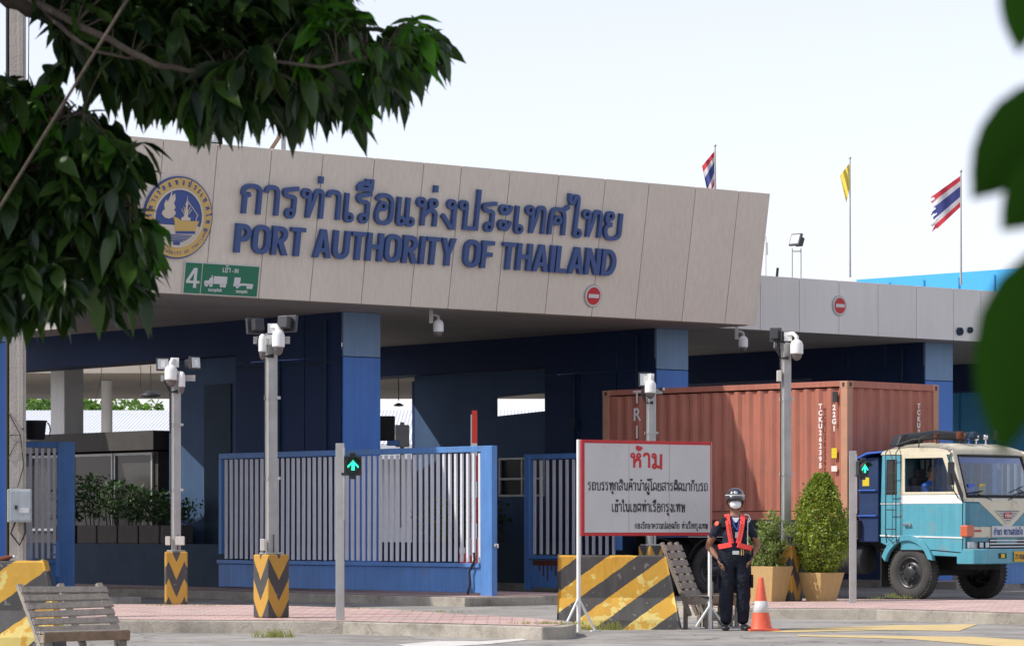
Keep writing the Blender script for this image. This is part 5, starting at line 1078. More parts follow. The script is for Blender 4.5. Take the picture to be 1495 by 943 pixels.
q = MB(); vtext('TCKU262395 2', -.62, 1.98, .125, q, Ms, .118); vtext('22G1', -.30, 1.95, .13, q, Ms, .125); vtext('TRITON', -5.15, 2.20, .34, q, Ms, .33); q.build('side_text', 'contwhite', ct)
q = MB(); Mf2 = Matrix(((1, 0, 0, 0), (0, 0, -1, -.004), (0, 1, 0, 0), (0, 0, 0, 1))); Mf2 = Matrix(((1, 0, 0, 0), (0, 0, 1, -.006), (0, 1, 0, 0), (0, 0, 0, 1)))
Mf2 = Matrix(((1, 0, 0, 0), (0, 0, -1, -.006), (0, 1, 0, 0), (0, 0, 0, 1))); vtext('TCKU262395 2', 2.02, 2.02, .125, q, Mf2, .118); q.build('front_text', 'contwhite', ct)
q = MB(); q.box((-.003, .30, 1.18), (.006, .12, .18)); q.build('yellow_sticker', 'yellow', ct); q = MB(); q.box((-.003, .30, .90), (.006, .13, .10)); q.build('white_sticker', 'contwhite', ct); q = MB(); q.box((-.012, .27, 2.18), (.03, .10, .19)); q.build('vent', 'lampgrey', ct)

# ================================================================== TRUCK
tk = empty('container_truck', C0, TA, 'old turquoise and cream cab-over truck leaving the gate with a container', 'truck')
def T(t, a, z): return (a, -t, z)                       # t forward, a across (0 = near side), z up
SM = Matrix(((0, 0, 1, 0), (-1, 0, 0, 0), (0, 1, 0, 0), (0, 0, 0, 1)))   # plate coords (t,z) -> side plane x=0
def side(a): m_ = SM.copy(); m_[0][3] = a; return m_
CW = 2.18; AC = .05                                      # cab width, near side offset
t0, t1 = .74, 2.60
arch = [(1.84, .86)] + [(1.36 + .60 * math.cos(R(d)), .56 + .60 * math.sin(R(d))) for d in range(35, 150, 10)] + [(.88, .80)]
cab_low = [(t0, 1.72), (t0, 1.02), (.86, .98)] + arch[::-1][1:] + [(1.92, .80), (t1, .78), (t1, 1.72)]
for a_, nm in ((AC, 'near'), (AC + CW, 'far')):
    q = MB(); plate(q, cab_low, [], .04, side(a_)); q.build('side_body', 'cyan', tk, bevel=.012)
    q = MB(); up_ = [(t0, 1.725), (t1 - .02, 1.725), (t1 - .16, 2.05), (2.27, 2.55), (2.18, 2.62), (t0 + .03, 2.60)]
    rear_win = [(.86, 1.86), (1.10, 1.86), (1.10, 2.48), (.87, 2.48)]; door_win = [(1.28, 1.88), (2.36, 1.88), (2.12, 2.50), (1.28, 2.50)]
    plate(q, up_, [rear_win, door_win], .035, side(a_)); q.build('window_surround', 'cyan' if a_ == AC else 'cream', tk, bevel=.006)
    q = MB(); plate(q, rear_win, [], .006, side(a_ + .004)); q.build('side_window', 'glass' if a_ > 1 else 'boothwin', tk)
    if a_ > 1: q = MB(); plate(q, door_win, [], .006, side(a_)); q.build('side_window', 'sideglass', tk)
dx = AC - .024
# door skin on the near side
q = MB(); plate(q, [(1.185, .885), (1.95, .885), (2.565, .845), (2.565, 1.87), (2.21, 2.595), (1.185, 2.595)], [[(1.29, 1.91), (2.37, 1.91), (2.13, 2.50), (1.29, 2.50)]], .006, side(dx + .002)); q.build('door_gap', 'rubber', tk)
q = MB(); plate(q, [(1.20, .90), (1.95, .90), (2.55, .86), (2.55, 1.70), (1.20, 1.70)], [], .014, side(dx)); 
door = q.build('door', 'cyan', tk, bevel=.006)
q = MB(); plate(q, [(1.20, 1.705), (2.56, 1.705), (2.48, 1.86), (1.20, 1.86)], [], .016, side(dx)); q.build('white_band', 'twhite', door, bevel=.004)
q = MB(); plate(q, [(1.20, 1.865), (2.475, 1.865), (2.20, 2.58), (1.22, 2.58)], [[(1.29, 1.91), (2.37, 1.91), (2.13, 2.50), (1.29, 2.50)]], .018, side(dx)); q.build('window_frame', 'cream', door, bevel=.004)
q = MB(); plate(q, [(1.90, 1.92), (1.93, 1.92), (1.93, 2.49), (1.90, 2.49)], [], .02, side(dx)); q.build('quarter_bar', 'rubber', door); q = MB(); plate(q, [(1.94, 1.92), (2.36, 1.92), (2.12, 2.49), (1.94, 2.49)], [], .004, side(dx)); q.build('quarter_glass', 'sideglass', door)
q = MB(); plate(q, [(1.29, 1.915), (1.89, 1.915), (1.89, 2.02), (1.29, 2.02)], [], .004, side(dx)); q.build('window_glass', 'sideglass', door)
q = MB(); q.box(T(1.36, dx - .04, 1.34), (.04, .16, .035)); q.box(T(1.40, dx - .02, 1.34), (.02, .06, .08)); q.build('handle', 'chrome', door, bevel=.006)
q = MB(); plate(q, [(t0, 1.135), (2.56, 1.10), (2.56, 1.125), (t0, 1.16)], [], .012, side(dx - .012)); q.build('white_stripe', 'twhite', tk); q = MB(); plate(q, [(t0, 1.70), (1.18, 1.70), (1.18, 1.715), (t0, 1.715)], [], .012, side(dx - .004)); q.build('white_stripe', 'twhite', tk)
# fender flare
q = MB(); ar = [(1.36 + .60 * math.cos(R(d)), .56 + .60 * math.sin(R(d))) for d in range(15, 166, 8)]; ar2 = [(1.36 + .50 * math.cos(R(d)), .56 + .50 * math.sin(R(d))) for d in range(165, 14, -8)]; plate(q, ar + ar2, [], .09, side(AC - .03)); q.build('fender', 'cyan', tk, bevel=.015)
# roof, rear wall, front
prof = [(t0 + .01, 2.58), (t0 + .05, 2.68), (t0 + .2, 2.745), (1.4, 2.785), (2.0, 2.76), (2.22, 2.69), (2.30, 2.60), (2.28, 2.55)]
q = MB(); vs = []; fs = []; na = 8
for i in range(na + 1):
    u = i / na; a_ = AC - .03 + (CW + .06) * u; e = (1 - (2 * u - 1) ** 6)
    for t_, z in prof: vs.append(T(t_, a_, 2.56 + (z - 2.56) * (.55 + .45 * e)))
N = len(prof)
for i in range(na):
    for k in range(N - 1): fs.append((i * N + k, i * N + k + 1, (i + 1) * N + k + 1, (i + 1) * N + k))
fs += [tuple(range(N)), tuple(na * N + k for k in range(N))[::-1]]; q.add(vs, [f[::-1] for f in fs], smooth=False); o = q.build('roof', 'cream', tk); 
for p_ in o.data.polygons: p_.use_smooth = len(p_.vertices) == 4
q = MB(); q.box(T(1.45, AC + CW / 2, 2.56), (CW - .05, 1.4, .02)); q.build('headliner', 'seat', tk)
q = MB(); q.box(T(t0 + .03, AC + CW / 2, 1.8), (CW - .05, .05, 1.56)); q.build('rear_wall', 'cyanshade', tk); q = MB(); q.box(T(1.6, AC + CW / 2, 1.0), (CW - .1, 1.7, .06)); q.build('cab_floor', 'chassis', tk)
# front panel: below windscreen, slightly rounded plan
def front_strip(mb, z0, z1, off=0., a0=AC - .02, a1=AC + CW + .02, tt=(0, 0), n=16, bow=.07):
    vs = []
    for i in range(n + 1):
        u = i / n; a_ = a0 + (a1 - a0) * u; g = (a_ - AC) / CW; b_ = bow * (1 - (2 * g - 1) ** 2) - .06 * max(0, abs(2 * g - 1) - .93) / .07
        vs += [T(t1 + b_ + off + tt[0], a_, z0), T(t1 + b_ + off + tt[1], a_, z1)]
    mb.add(vs, [(2 * i, 2 * i + 2, 2 * i + 3, 2 * i + 1) for i in range(n)]); return mb
q = MB(); front_strip(q, 1.02, 1.70); front_strip(q, 1.70, 1.80, tt=(0, -.05)); fp = q.build('front_panel', 'cyanshade', tk); fp.modifiers.new('s', 'SOLIDIFY').thickness = .02
q = MB(); cA = AC + CW / 2                                 # cream V with its badge
vs = []; n_ = 20; 
for i in range(n_ + 1):
    u = i / n_; a_ = cA - .78 + 1.56 * u; g = (a_ - AC) / CW; b_ = .07 * (1 - (2 * g - 1) ** 2) + .006; zl = 1.74 - .50 * (1 - abs(2 * u - 1)); vs += [T(t1 + b_, a_, min(zl, 1.735)), T(t1 + b_, a_, 1.74)]
q.add(vs, [(2 * i, 2 * i + 2, 2 * i + 3, 2 * i + 1) for i in range(n_)]); q.build('cream_panel', 'cream', tk)
q = MB(); front_strip(q, 1.735, 1.80, .008, tt=(0, -.045)); q.build('cowl', 'cream', tk)
FMt = lambda t_, a_, z_: Matrix(((1, 0, 0, a_), (0, 0, -1, -t_), (0, 1, 0, z_), (0, 0, 0, 1)))
q = MB(); q.prism([(-.36, .10), (.36, .10), (.04, -.14), (-.04, -.14)], 0, .008, FMt(t1 + .077, cA, 1.49)); bd = q.build('badge', 'grille', tk)
q = MB(); 
for k in range(5): q.box((0, .08 - k * .04, .010), (.62 - k * .12, .012, .004), M=FMt(t1 + .077, cA, 1.49))
q.build('badge_line', 'black', bd)
q = MB(); q.box((0, .0, .014), (.22, .10, .01), M=FMt(t1 + .077, cA, 1.50)); q.build('red_badge', 'red', bd); q = MB(); add_text(q, 'Hino', 0, -.03, .021, .10, .001, .003, 1, 'CENTER', FMt(t1 + .077, cA, 1.50), shear=.3); q.build('badge_text', 'signwhite', bd)
# banner with the haulier's name
q = MB(); q.box((0, 0, .01), (1.15, .19, .01), M=FMt(t1 + .075, cA + .12, 1.22)); bn = q.build('banner', 'signwhite', tk); q = MB(); fm = FMt(t1 + .075, cA + .12, 1.22)
w0 = sum(TH[c][0] for c in 'อำพร ทรานสปอร์ต'); thai_line(q, 'อำพร ทรานสปอร์ต', -.53, -.055, .082, .085, .016, .012, .018, .012, fm); q.build('banner_text', 'letter', bn)
q = MB(); front_strip(q, 1.12, 1.30, .004, n=12); q.build('cream_band', 'cream', tk)
q = MB(); add_text(q, 'RANGER', -.98, -.02, 0, .05, .001, .002, 1.1, 'LEFT', FMt(t1 + .05, cA + .06, 1.235)); q.build('front_text', 'red', tk)
# indicators, headlamps, grille
for a_, nm in ((AC + .05, 0), (AC + CW - .05, 1)):
    q = MB(); q.box(T(t1 + .0, a_, 1.23), (.20, .16, .20)); q.build('indicator', 'amber', tk, bevel=.02)
q = MB(); front_strip(q, .82, 1.12, -.01); q.build('lamp_panel', 'grille', tk)
for s_ in (0, 1):
    for k, dw in ((0, .17), (1, .13), (2, .13)):
        a_ = AC + .12 + (0, .25, .40)[k]; a_ = a_ if s_ == 0 else 2 * cA - a_; g = (a_ - AC) / CW; b_ = .07 * (1 - (2 * g - 1) ** 2)
        q = MB(); q.box(T(t1 + b_ + .005, a_, .985), (dw, .03, .115)); h_ = q.build('headlight', 'rubber' if k else 'lens', tk, bevel=.006)
        if k: q = MB(); q.box(T(t1 + b_ + .022, a_, .985), (dw - .025, .01, .09)); q.build('lens', 'lens', h_, bevel=.008)
q = MB()
for z in (.90, .955, 1.01, 1.065): q.box(T(t1 + .07, cA, z), (.98, .02, .022))
q.build('grille', 'twhite', tk); q = MB(); q.box(T(t1 + .055, cA, .985), (1.0, .02, .22)); q.build('grille_recess', 'dark', tk)
# bumper
q = MB(); pts = [(AC - .02, 2.42), (AC - .04, 2.80), (AC + .14, 2.92), (AC + CW - .14, 2.92), (AC + CW + .04, 2.80), (AC + CW + .02, 2.42), (AC + CW - .05, 2.42), (AC + CW - .05, 2.7), (AC + .05, 2.7), (AC + .05, 2.42)]
q.prism([(a_, -t_) for a_, t_ in pts], .66, .92); bp_ = q.build('bumper', 'cyan', tk, bevel=.02)
for a_ in (AC + .62, AC + CW - .62): q = MB(); q.box(T(2.923, a_, .80), (.22, .01, .09)); q.build('fog_lamp_recess', 'rubber', bp_); q = MB(); q.box(T(2.93, a_, .80), (.10, .012, .07)); q.build('fog_lamp', 'yellow', bp_)
q = MB(); q.box(T(2.94, cA + .02, .785), (.36, .012, .18)); npl = q.build('number_plate', 'plateyel', tk, bevel=.006); q = MB(); add_text(q, '77-9586', 0, -.045, .0, .115, .001, .004, .82, 'CENTER', FMt(2.948, cA + .02, .785)); q.build('plate_number', 'ink', npl)
# windscreen with rubber frame
ws = [(AC + .07, 2.50, 1.83), (AC + CW - .07, 2.50, 1.83), (AC + CW - .16, 2.24, 2.57), (AC + .16, 2.24, 2.57)]
def wspt(u, v, off=0): 
    a0_ = AC + .07 + .08 * v; a1_ = AC + CW - .07 - .08 * v; a_ = a0_ + (a1_ - a0_) * u; b_ = .08 * (1 - (2 * u - 1) ** 2); return Vector(T(2.53 - .27 * v + b_ + off, a_, 1.815 + .745 * v))
q = MB(); n_ = 12; vs = []
for i in range(n_ + 1): vs += [wspt(.03 + .94 * i / n_, .05), wspt(.03 + .94 * i / n_, .95)]
q.add(vs, [(2 * i, 2 * i + 2, 2 * i + 3, 2 * i + 1) for i in range(n_)], smooth=True); q.build('windscreen', 'glass', tk)
q = MB(); vs = []
for i in range(n_ + 1): vs += [wspt(.03 + .94 * i / n_, .80, -.01), wspt(.03 + .94 * i / n_, .95, -.01)]
q.add(vs, [(2 * i, 2 * i + 2, 2 * i + 3, 2 * i + 1) for i in range(n_)]); q.build('sun_strip', 'tblue_hi', tk)
per = [wspt(u / 12 * .96 + .02, .03) for u in range(13)] + [wspt(.98, v / 6 * .94 + .03) for v in range(1, 7)] + [wspt(1 - (u / 12 * .96 + .02), .97) for u in range(1, 13)] + [wspt(.02, 1 - (v / 6 * .94 + .03)) for v in range(1, 7)]
q = MB(); q.tube(per + [per[0]], .024, 6); q.build('windscreen_seal', 'rubber', tk)
for a_, u in ((0, 0), (1, 1)):
    q = MB(); aa = AC if a_ == 0 else AC + CW; A = [wspt(u, 0), wspt(u, 1)]
    q.bar(Vector(T(t1 - .07, aa + (.03 if u == 0 else -.03), 1.76)), Vector(T(2.26, aa + (.07 if u == 0 else -.07), 2.62)), .10, .09); q.build('pillar', 'cream', tk, bevel=.02)
q = MB()
for u0, u1, v1 in ((.30, .12, .10), (.52, .80, .12), (.95, .72, .22)):
    a, b = wspt(u0, -.06, .03), wspt(u1, v1, .03); q.tube([a, b], .009, 5); q.tube([wspt(u1 - .13, v1 * .4 + .04, .025), wspt(u1 + .10, v1 + .05, .025)], .010, 5)
q.build('wiper', 'rubber', tk)
q = MB(); q.box(wspt(.12, .16, -.03), (.22, .01, .22)); q.build('sticker', 'tblue_hi', tk); q = MB(); q.box(wspt(.25, .18, -.03), (.17, .01, .20)); q.build('sticker', 'yellow', tk); q = MB(); q.box(wspt(.90, .17, -.03), (.26, .01, .12)); q.build('sticker', 'signwhite', tk); q = MB(); q.box(wspt(.56, .74, -.03), (.09, .01, .11)); q.build('sticker', 'signwhite', tk)
# interior
for a_ in (AC + .48, AC + 1.62):
    q = MB(); q.box(T(1.5, a_, 1.50), (.5, .5, .16)); q.box(T(1.22, a_, 1.85), (.48, .14, .65)); q.box(T(1.22, a_, 2.24), (.26, .11, .16)); q.build('seat', 'seat', tk, bevel=.04)
q = MB(); M_ = Matrix.Translation(T(2.13, AC + .48, 1.86)) @ Matrix.Rotation(R(-62), 4, 'X'); q.tube([M_ @ Vector((.21 * math.cos(a * math.pi / 12), .21 * math.sin(a * math.pi / 12), 0)) for a in range(25)], .014, 6); q.tube([M_ @ Vector((-.2, 0, 0)), M_ @ Vector((.2, 0, 0))], .012, 5); q.tube([M_ @ Vector((0, 0, 0)), M_ @ Vector((0, -.02, -.3))], .02, 6); q.build('steering_wheel', 'rubber', tk)
q = MB(); q.box(T(2.38, cA, 1.72), (CW - .2, .22, .20)); q.build('dashboard', 'curtain', tk, bevel=.03)
q = MB()
for k in range(7): q.box(T(.86, AC + 1.0 + k * .15, 2.12), (.11, .03, .75), rz=.3)
q.build('curtain', 'curtain', tk)
# ladder, mirror, roof gear
q = MB()
for t_ in (.94, 1.17): q.tube([T(t_, AC - .10, 1.02), T(t_, AC - .13, 1.16), T(t_, AC - .13, 2.60), T(t_, AC - .02, 2.70)], .010, 6)
for z in (1.26, 1.60, 1.92, 2.24, 2.56): q.tube([T(.94, AC - .13, z), T(1.17, AC - .13, z)], .010, 6)
q.tube([T(.94, AC - .13, 1.2), T(1.0, AC - .14, 1.1), T(1.1, AC - .12, 1.02), T(1.2, AC - .08, 1.08)], .008, 5); q.build('ladder', 'black', tk)
q = MB(); q.tube([T(2.46, AC - .02, 1.80), T(2.52, AC - .22, 1.92), T(2.52, AC - .28, 2.2), T(2.44, AC - .24, 2.48), T(2.30, AC - .04, 2.56)], .011, 6); mr_ = q.build('mirror_arm', 'black', tk); q = MB(); q.box(T(2.50, AC - .27, 2.22), (.17, .035, .40)); q.build('mirror', 'lampgrey', mr_, bevel=.02)
q = MB(); q.tube([T(1.55, AC + .02, 2.66), T(1.58, AC + .03, 2.86), T(1.75, AC + .15, 2.92), T(1.9, AC + CW - .3, 2.93), T(1.88, AC + CW - .05, 2.80)], .012, 6); q.tube([T(1.0, AC + .1, 2.74), T(1.3, AC + .2, 2.84), T(1.8, AC + .3, 2.86), T(1.85, AC + 1.8, 2.88)], .012, 6); q.tube([T(1.9, AC + .15, 2.75), T(1.92, AC + .15, 2.9)], .01, 6); q.tube([T(1.9, AC + 1.6, 2.75), T(1.9, AC + 1.6, 2.9)], .01, 6); q.build('roof_rack', 'black', tk)
q = MB(); q.prism([(0, 0), (.75, .02), (.72, .16), (.42, .24), (.12, .20)], 0, .7, Matrix.Translation(T(1.05, AC + .05, 2.72)) @ Matrix(((.9, 0, .4, 0), (-.1, 0, .6, 0), (0, 1, 0, 0), (0, 0, 0, 1)))); q.build('tarp', 'tarp', tk, bevel=.04)
q = MB(); q.tube([T(1.0, AC + .3, 2.86), T(1.3, AC + .8, 2.93), T(1.5, AC + 1.5, 2.90)], .085, 10); q.build('rolled_sheet', 'lampgrey', tk)
for t_, a_, mm, s_ in ((2.0, AC + .62, 'rust', .07), (2.0, AC + 1.0, 'lowwall', .07), (2.0, AC + 1.35, 'chrome', .045), (1.98, AC + 1.75, 'lampgrey', .09), (1.7, AC + .35, 'rust', .055), (1.75, AC + 1.2, 'tblue_hi', .05), (1.95, AC + .85, 'lampgrey', .05), (1.6, AC + 1.6, 'chrome', .05)):
    q = MB(); q.lathe([(s_ * .8, 0), (s_, .02), (s_, s_ * 1.6), (s_ * .8, s_ * 1.9), (0, s_ * 1.9)], T(t_, a_, 2.84), 12); q.tube([T(t_, a_, 2.70), T(t_, a_, 2.86)], .014, 6); q.build('roof_lamp', mm, tk)
# body behind the cab: blue panels, canvas, chassis, tank, mudguards
q = MB(); q.box(T(.40, AC + 1.15, 1.78), (2.2, .45, 1.5)); q.build('rear_cabinet', 'tblue', tk, bevel=.02); q = MB(); q.box(T(.40, AC + .02, 1.95), (.03, .40, .02)); q.box(T(.40, AC + .02, 1.50), (.03, .42, .02)); q.build('cabinet_seam', 'tblue_hi', tk); q = MB(); q.box(T(.35, AC + .045, 2.1), (.008, .15, .15)); q.build('yellow_sticker', 'yellow', tk)
q = MB(); q.add([T(.10, AC - .02, 2.50), T(.45, AC - .06, 2.62), T(.78, AC - .02, 2.64), T(.12, AC + 1.8, 2.66), T(.45, AC + 1.8, 2.75), T(.78, AC + 1.8, 2.68)], [(0, 1, 4, 3), (1, 2, 5, 4)]); o = q.build('canvas', 'tblue_hi', tk); o.modifiers.new('s', 'SOLIDIFY').thickness = .03
for a_ in (AC + .55, AC + CW - .55): q = MB(); q.box(T(-1.6, a_, .98), (.09, 8.2, .24)); q.build('chassis_rail', 'chassis', tk)
q = MB()
for t_ in (-5.4, -3.8, -2.2, -.6, .8): q.box(T(t_, AC + CW / 2, .98), (CW - 1.0, .1, .16))
q.build('cross_member', 'chassis', tk); q = MB(); q.box(T(-2.9, AC + CW / 2 + .1, 1.27), (2.5, 6.3, .30)); q.build('flat_bed', 'chassis', tk, bevel=.01)
q = MB(); q.lathe([(0, -.5), (.24, -.5), (.26, -.47), (.26, .47), (.24, .5), (0, .5)], (0, 0, 0), 20, M=Matrix.Translation(T(-.3, AC + .32, .72)) @ Matrix.Rotation(R(90), 4, 'X')); q.build('fuel_tank', 'chassis', tk)
q = MB(); q.box(T(.72, AC + .22, .55), (.42, .02, .62)); q.box(T(.78, AC + .22, .9), (.42, .12, .02)); q.build('mud_flap', 'rubber', tk)
q = MB(); q.box(T(-1.9, AC + .03, .60), (.03, 3.0, .05)); q.box(T(-1.9, AC + .03, .85), (.03, 3.0, .05))
for t_ in (-.6, -1.9, -3.2): q.box(T(t_, AC + .04, .74), (.03, .05, .45))
q.build('side_guard', 'chassis', tk)
q = MB(); q.box(T(1.36, AC + CW / 2, .50), (1.6, .12, .12)); q.box(T(1.8, AC + CW / 2, .75), (.7, .9, .4)); q.box(T(2.5, AC + CW / 2, .72), (1.5, .1, .1)); q.build('axle', 'chassis', tk)
def wheel(t_, a_, outer=True, dual=False, rr=.475):
    q = MB(); Mw = Matrix.Translation(T(t_, a_, rr + .02)) @ Matrix.Rotation(R(-90), 4, 'Y'); w2 = .13
    pf = [(.28, -w2 + .02), (.31, -w2 - .005), (.38, -w2 - .01), (rr - .04, -w2 + .005), (rr - .008, -w2 + .035), (rr, -.06), (rr, .06), (rr - .008, w2 - .035), (rr - .04, w2 - .005), (.38, w2 + .01), (.31, w2 + .005), (.28, w2 - .02)]
    q.lathe(pf, n=48, M=Mw)
    for k in range(48):
        a = 2 * math.pi * k / 48
        for zz in (-.085, .085): q.box((rr * math.cos(a), rr * math.sin(a), zz), (.02, .034, .05), rz=a, M=Mw)
    wh_ = q.build('wheel', 'tyre', tk); s = 1 if outer else -1
    q = MB(); q.lathe([(.282, w2 * .6 * s), (.282, w2 * .85 * s), (.255, w2 * .9 * s), (.235, w2 * .45 * s), (.20, w2 * .30 * s), (.15, w2 * .75 * s), (.12, w2 * 1.05 * s), (.06, w2 * 1.2 * s), (0, w2 * 1.2 * s)], n=36, M=Mw)
    for k in range(8): a = 2 * math.pi * k / 8; q.lathe([(0, .05), (.016, .05), (.018, 0)], (0, 0, 0), 8, M=Mw @ Matrix.Translation((.125 * math.cos(a) * 1.15, .125 * math.sin(a) * 1.15, w2 * .9)))
    q.build('rim', 'rim', wh_)
    q = MB()
    for k in range(8): a = 2 * math.pi * (k + .5) / 8; q.lathe([(.028, 0), (0, 0)], (0, 0, 0), 10, M=Mw @ Matrix.Translation((.215 * math.cos(a), .215 * math.sin(a), w2 * .44)))
    q.build('rim_hole', 'dark', wh_)
wheel(1.36, AC + .13); wheel(1.40, AC + CW - .15, False)
for t_ in (-3.3, -4.6):
    for a_ in (AC + .10, AC + .42, AC + CW - .42, AC + CW - .10): wheel(t_, a_)
    q = MB(); pts = [(t_ + .60 * math.cos(R(d)), .5 + .60 * math.sin(R(d))) for d in range(20, 161, 10)]; pt2 = [(t_ + .57 * math.cos(R(d)), .5 + .57 * math.sin(R(d))) for d in range(160, 19, -10)]; plate(q, pts + pt2, [], .6, side(AC + .28)); q.build('mudguard', 'chassis', tk)

# ================================================================== PEOPLE
def skinned(verts, edges, name, levels=2, root=0):
    """verts: (x,y,z,rx,ry) ; grows one smooth surface round the skeleton and returns a mesh"""
    me = bpy.data.meshes.new(name); me.from_pydata([v[:3] for v in verts], edges, []); o = bpy.data.objects.new(name, me); COL.objects.link(o)
    o.modifiers.new('skin', 'SKIN'); 
    for i, v in enumerate(verts):
        d = me.skin_vertices[0].data[i]; d.radius = (v[3], v[4] if len(v) > 4 else v[3]); d.use_root = (i == root)
    s = o.modifiers.new('sub', 'SUBSURF'); s.levels = levels; s.render_levels = levels
    dg = bpy.context.evaluated_depsgraph_get(); dg.update(); m2 = bpy.data.meshes.new_from_object(o.evaluated_get(dg)); bpy.data.objects.remove(o); bpy.data.meshes.remove(me)
    for p in m2.polygons: p.use_smooth = True
    return m2
# --- guard: local frame in metres from his feet, x to the photo's right, y away
K = 41.4 / F
def gx(px, py, y=0.): return ((px - 1073) * K, y, (920 - py) * K)
g = P(1073, 920, 41.4); gd = empty('guard', (g.x, g.y, 0), 0, 'security guard in dark uniform, red vest, white mask and black helmet, hands on hips', 'person')
gd.name = 'person'
V = []; E = []
def v(p, r, r2=None): V.append((*p, r, r2 or r)); return len(V) - 1
def e(*ids):
    for a, b in zip(ids, ids[1:]): E.append((a, b))
pel = v((0.0, 0, .95), .185, .125); wst = v((-.005, .005, 1.06), .185, .13); ch1 = v((-.01, .005, 1.20), .195, .13); ch2 = v((-.01, .0, 1.33), .195, .118); nkb = v((-.005, .0, 1.425), .085, .075); nk = v((0, -.01, 1.48), .052, .055); nk2 = v((.0, -.02, 1.53), .054, .06)
hd = v((.0, -.03, 1.60), .078, .095); hd2 = v((.0, -.025, 1.68), .074, .09); e(pel, wst, ch1, ch2, nkb, nk, nk2, hd, hd2)
hands = []
for s, (hx, kx, ax, fx), (sh, el, wr, hn) in ((-1, (-.085, -.105, -.110, -.115), (gx(1047, 768), gx(1034, 798, .03), gx(1048, 815, -.09), gx(1053, 822, -.115))), (1, (.085, .100, .105, .115), (gx(1093, 767), gx(1107, 795, .05), gx(1098, 811, -.07), gx(1091, 819, -.11)))):
    h1 = v((hx * 1.1, 0, .86), .125, .125); th_ = v((hx * 1.2, .0, .70), .118); kn = v((kx * 1.05, -.01, .50), .098); cf = v((kx * 1.05, .015, .36), .098); an = v((ax, .02, .14), .078); ft = v((ax, .0, .075), .068); e(pel, h1, th_, kn, cf, an, ft)
    c_ = v((s * .10, 0, 1.385), .075, .07); s_ = v((sh[0], 0, sh[2] - .01), .066); up1 = v(((sh[0] * .6 + el[0] * .4), .01, sh[2] * .6 + el[2] * .4), .057); e_ = v(el, .043); fa = v(tuple((a * .6 + b * .4) for a, b in zip(el, wr)), .041); w_ = v(wr, .028, .026); e(ch2, c_, s_, up1, e_, fa, w_)
    p1 = v(tuple((a * .5 + b * .5) for a, b in zip(wr, hn)), .034, .022); p2 = v(hn, .036, .020); e(w_, p1, p2); hands.append((s, Vector(wr), Vector(hn)))
me = skinned(V, E, 'body', 2)
for n_ in ('skin', 'navy', 'trouser'): me.materials.append(MT[n_])
for p in me.polygons:
    c = p.center
    arm = abs(c.x) > .175 and c.z < 1.5
    if c.z > 1.435: k = 0
    elif c.z < 1.0 and not (abs(c.x) > .20 and c.z > .80): k = 2
    else:
        k = 1
        if c.z < 1.165 and (abs(c.x) > .225 or c.y < -.075) and c.z > .80: k = 0 if (abs(c.x) > .225 or (c.y < -.14 and abs(c.x) > .12)) else k
        if abs(c.x) > .225 and c.z < 1.17: k = 0
    p.material_index = k
body = bpy.data.objects.new('body', me); COL.objects.link(body); body.parent = gd
# fabric folds on the clothed part: displacement kept small
dt = bpy.data.textures.new('folds', 'CLOUDS'); dt.noise_scale = .10; dm = body.modifiers.new('d', 'DISPLACE'); dm.texture = dt; dm.strength = .022; dm.mid_level = .5
# hands: palm and five fingers each, joined into one skinned mesh per hand
for s, wr, hn in hands:
    V = []; E = []
    d = (hn - wr).normalized(); 
    d = Vector((-s * .42, -.30, -.85)).normalized(); sd_ = Vector((s * -.15, -.9, .4)); sd_ = (sd_ - d * sd_.dot(d)).normalized(); nr = d.cross(sd_)
    base = wr + d * .01; r0 = v(base, .024, .02); pm = v(base + d * .045, .034, .016); pe = v(base + d * .085, .037, .014); e(r0, pm, pe)
    for i, (off, ln) in enumerate(((-.030, .060), (-.010, .075), (.010, .070), (.030, .052))):
        f0 = v(base + d * .088 + sd_ * off, .0095); f1 = v(base + d * (.09 + ln * .45) + sd_ * off * 1.15 + nr * .004, .0088); f2 = v(base + d * (.09 + ln * .8) + sd_ * off * 1.2 + Vector((-s * .004, .012, 0)), .0080); f3 = v(base + d * (.09 + ln) + sd_ * off * 1.2 + Vector((-s * .006, .024, 0)), .0070); e(pe, f0, f1, f2, f3)
    tb = v(base + d * .03 + sd_ * -.036, .012); t1_ = v(base + d * .055 + sd_ * -.060, .0105); t2_ = v(base + d * .085 + sd_ * -.070 + Vector((0, .01, 0)), .009); e(pm, tb, t1_, t2_)
    m2 = skinned(V, E, 'hand', 1); m2.materials.append(MT['skin']); o = bpy.data.objects.new('hand', m2); COL.objects.link(o); o.parent = gd
# face: nose under mask, mask, ears, eyes
q = MB(); q.lathe([(0, .05), (.030, .046), (.056, .025), (.064, -.005), (.055, -.038), (.030, -.056), (0, -.058)], (0, 0, 0), 20, M=Matrix.Translation((.002, -.075, 1.590)), sx=1.10, sy=.95); q.build('face_mask', 'maskw', gd)
q = MB()
for s in (-1, 1): q.tube([(s * .055, -.085, 1.60), (s * .084, -.02, 1.615)], .003, 4); q.tube([(s * .05, -.085, 1.565), (s * .084, -.02, 1.60)], .003, 4)
q.build('mask_strap', 'maskw', gd)
q = MB()
for s in (-1, 1): q.lathe([(0, .02), (.012, .018), (.017, 0), (.012, -.022), (0, -.03)], (s * .086, -.01, 1.605), 10, sx=.6)
q.build('ear', 'skin', gd)
q = MB()
for s in (-1, 1): q.lathe([(0, .009), (.010, .006), (.012, 0), (.010, -.006), (0, -.009)], (s * .032, -.112, 1.648), 10, sy=.5)
q.build('eye', 'ink', gd); q = MB()
for s in (-1, 1): q.tube([(s * .018, -.117, 1.664), (s * .036, -.114, 1.668), (s * .05, -.105, 1.662)], .004, 5)
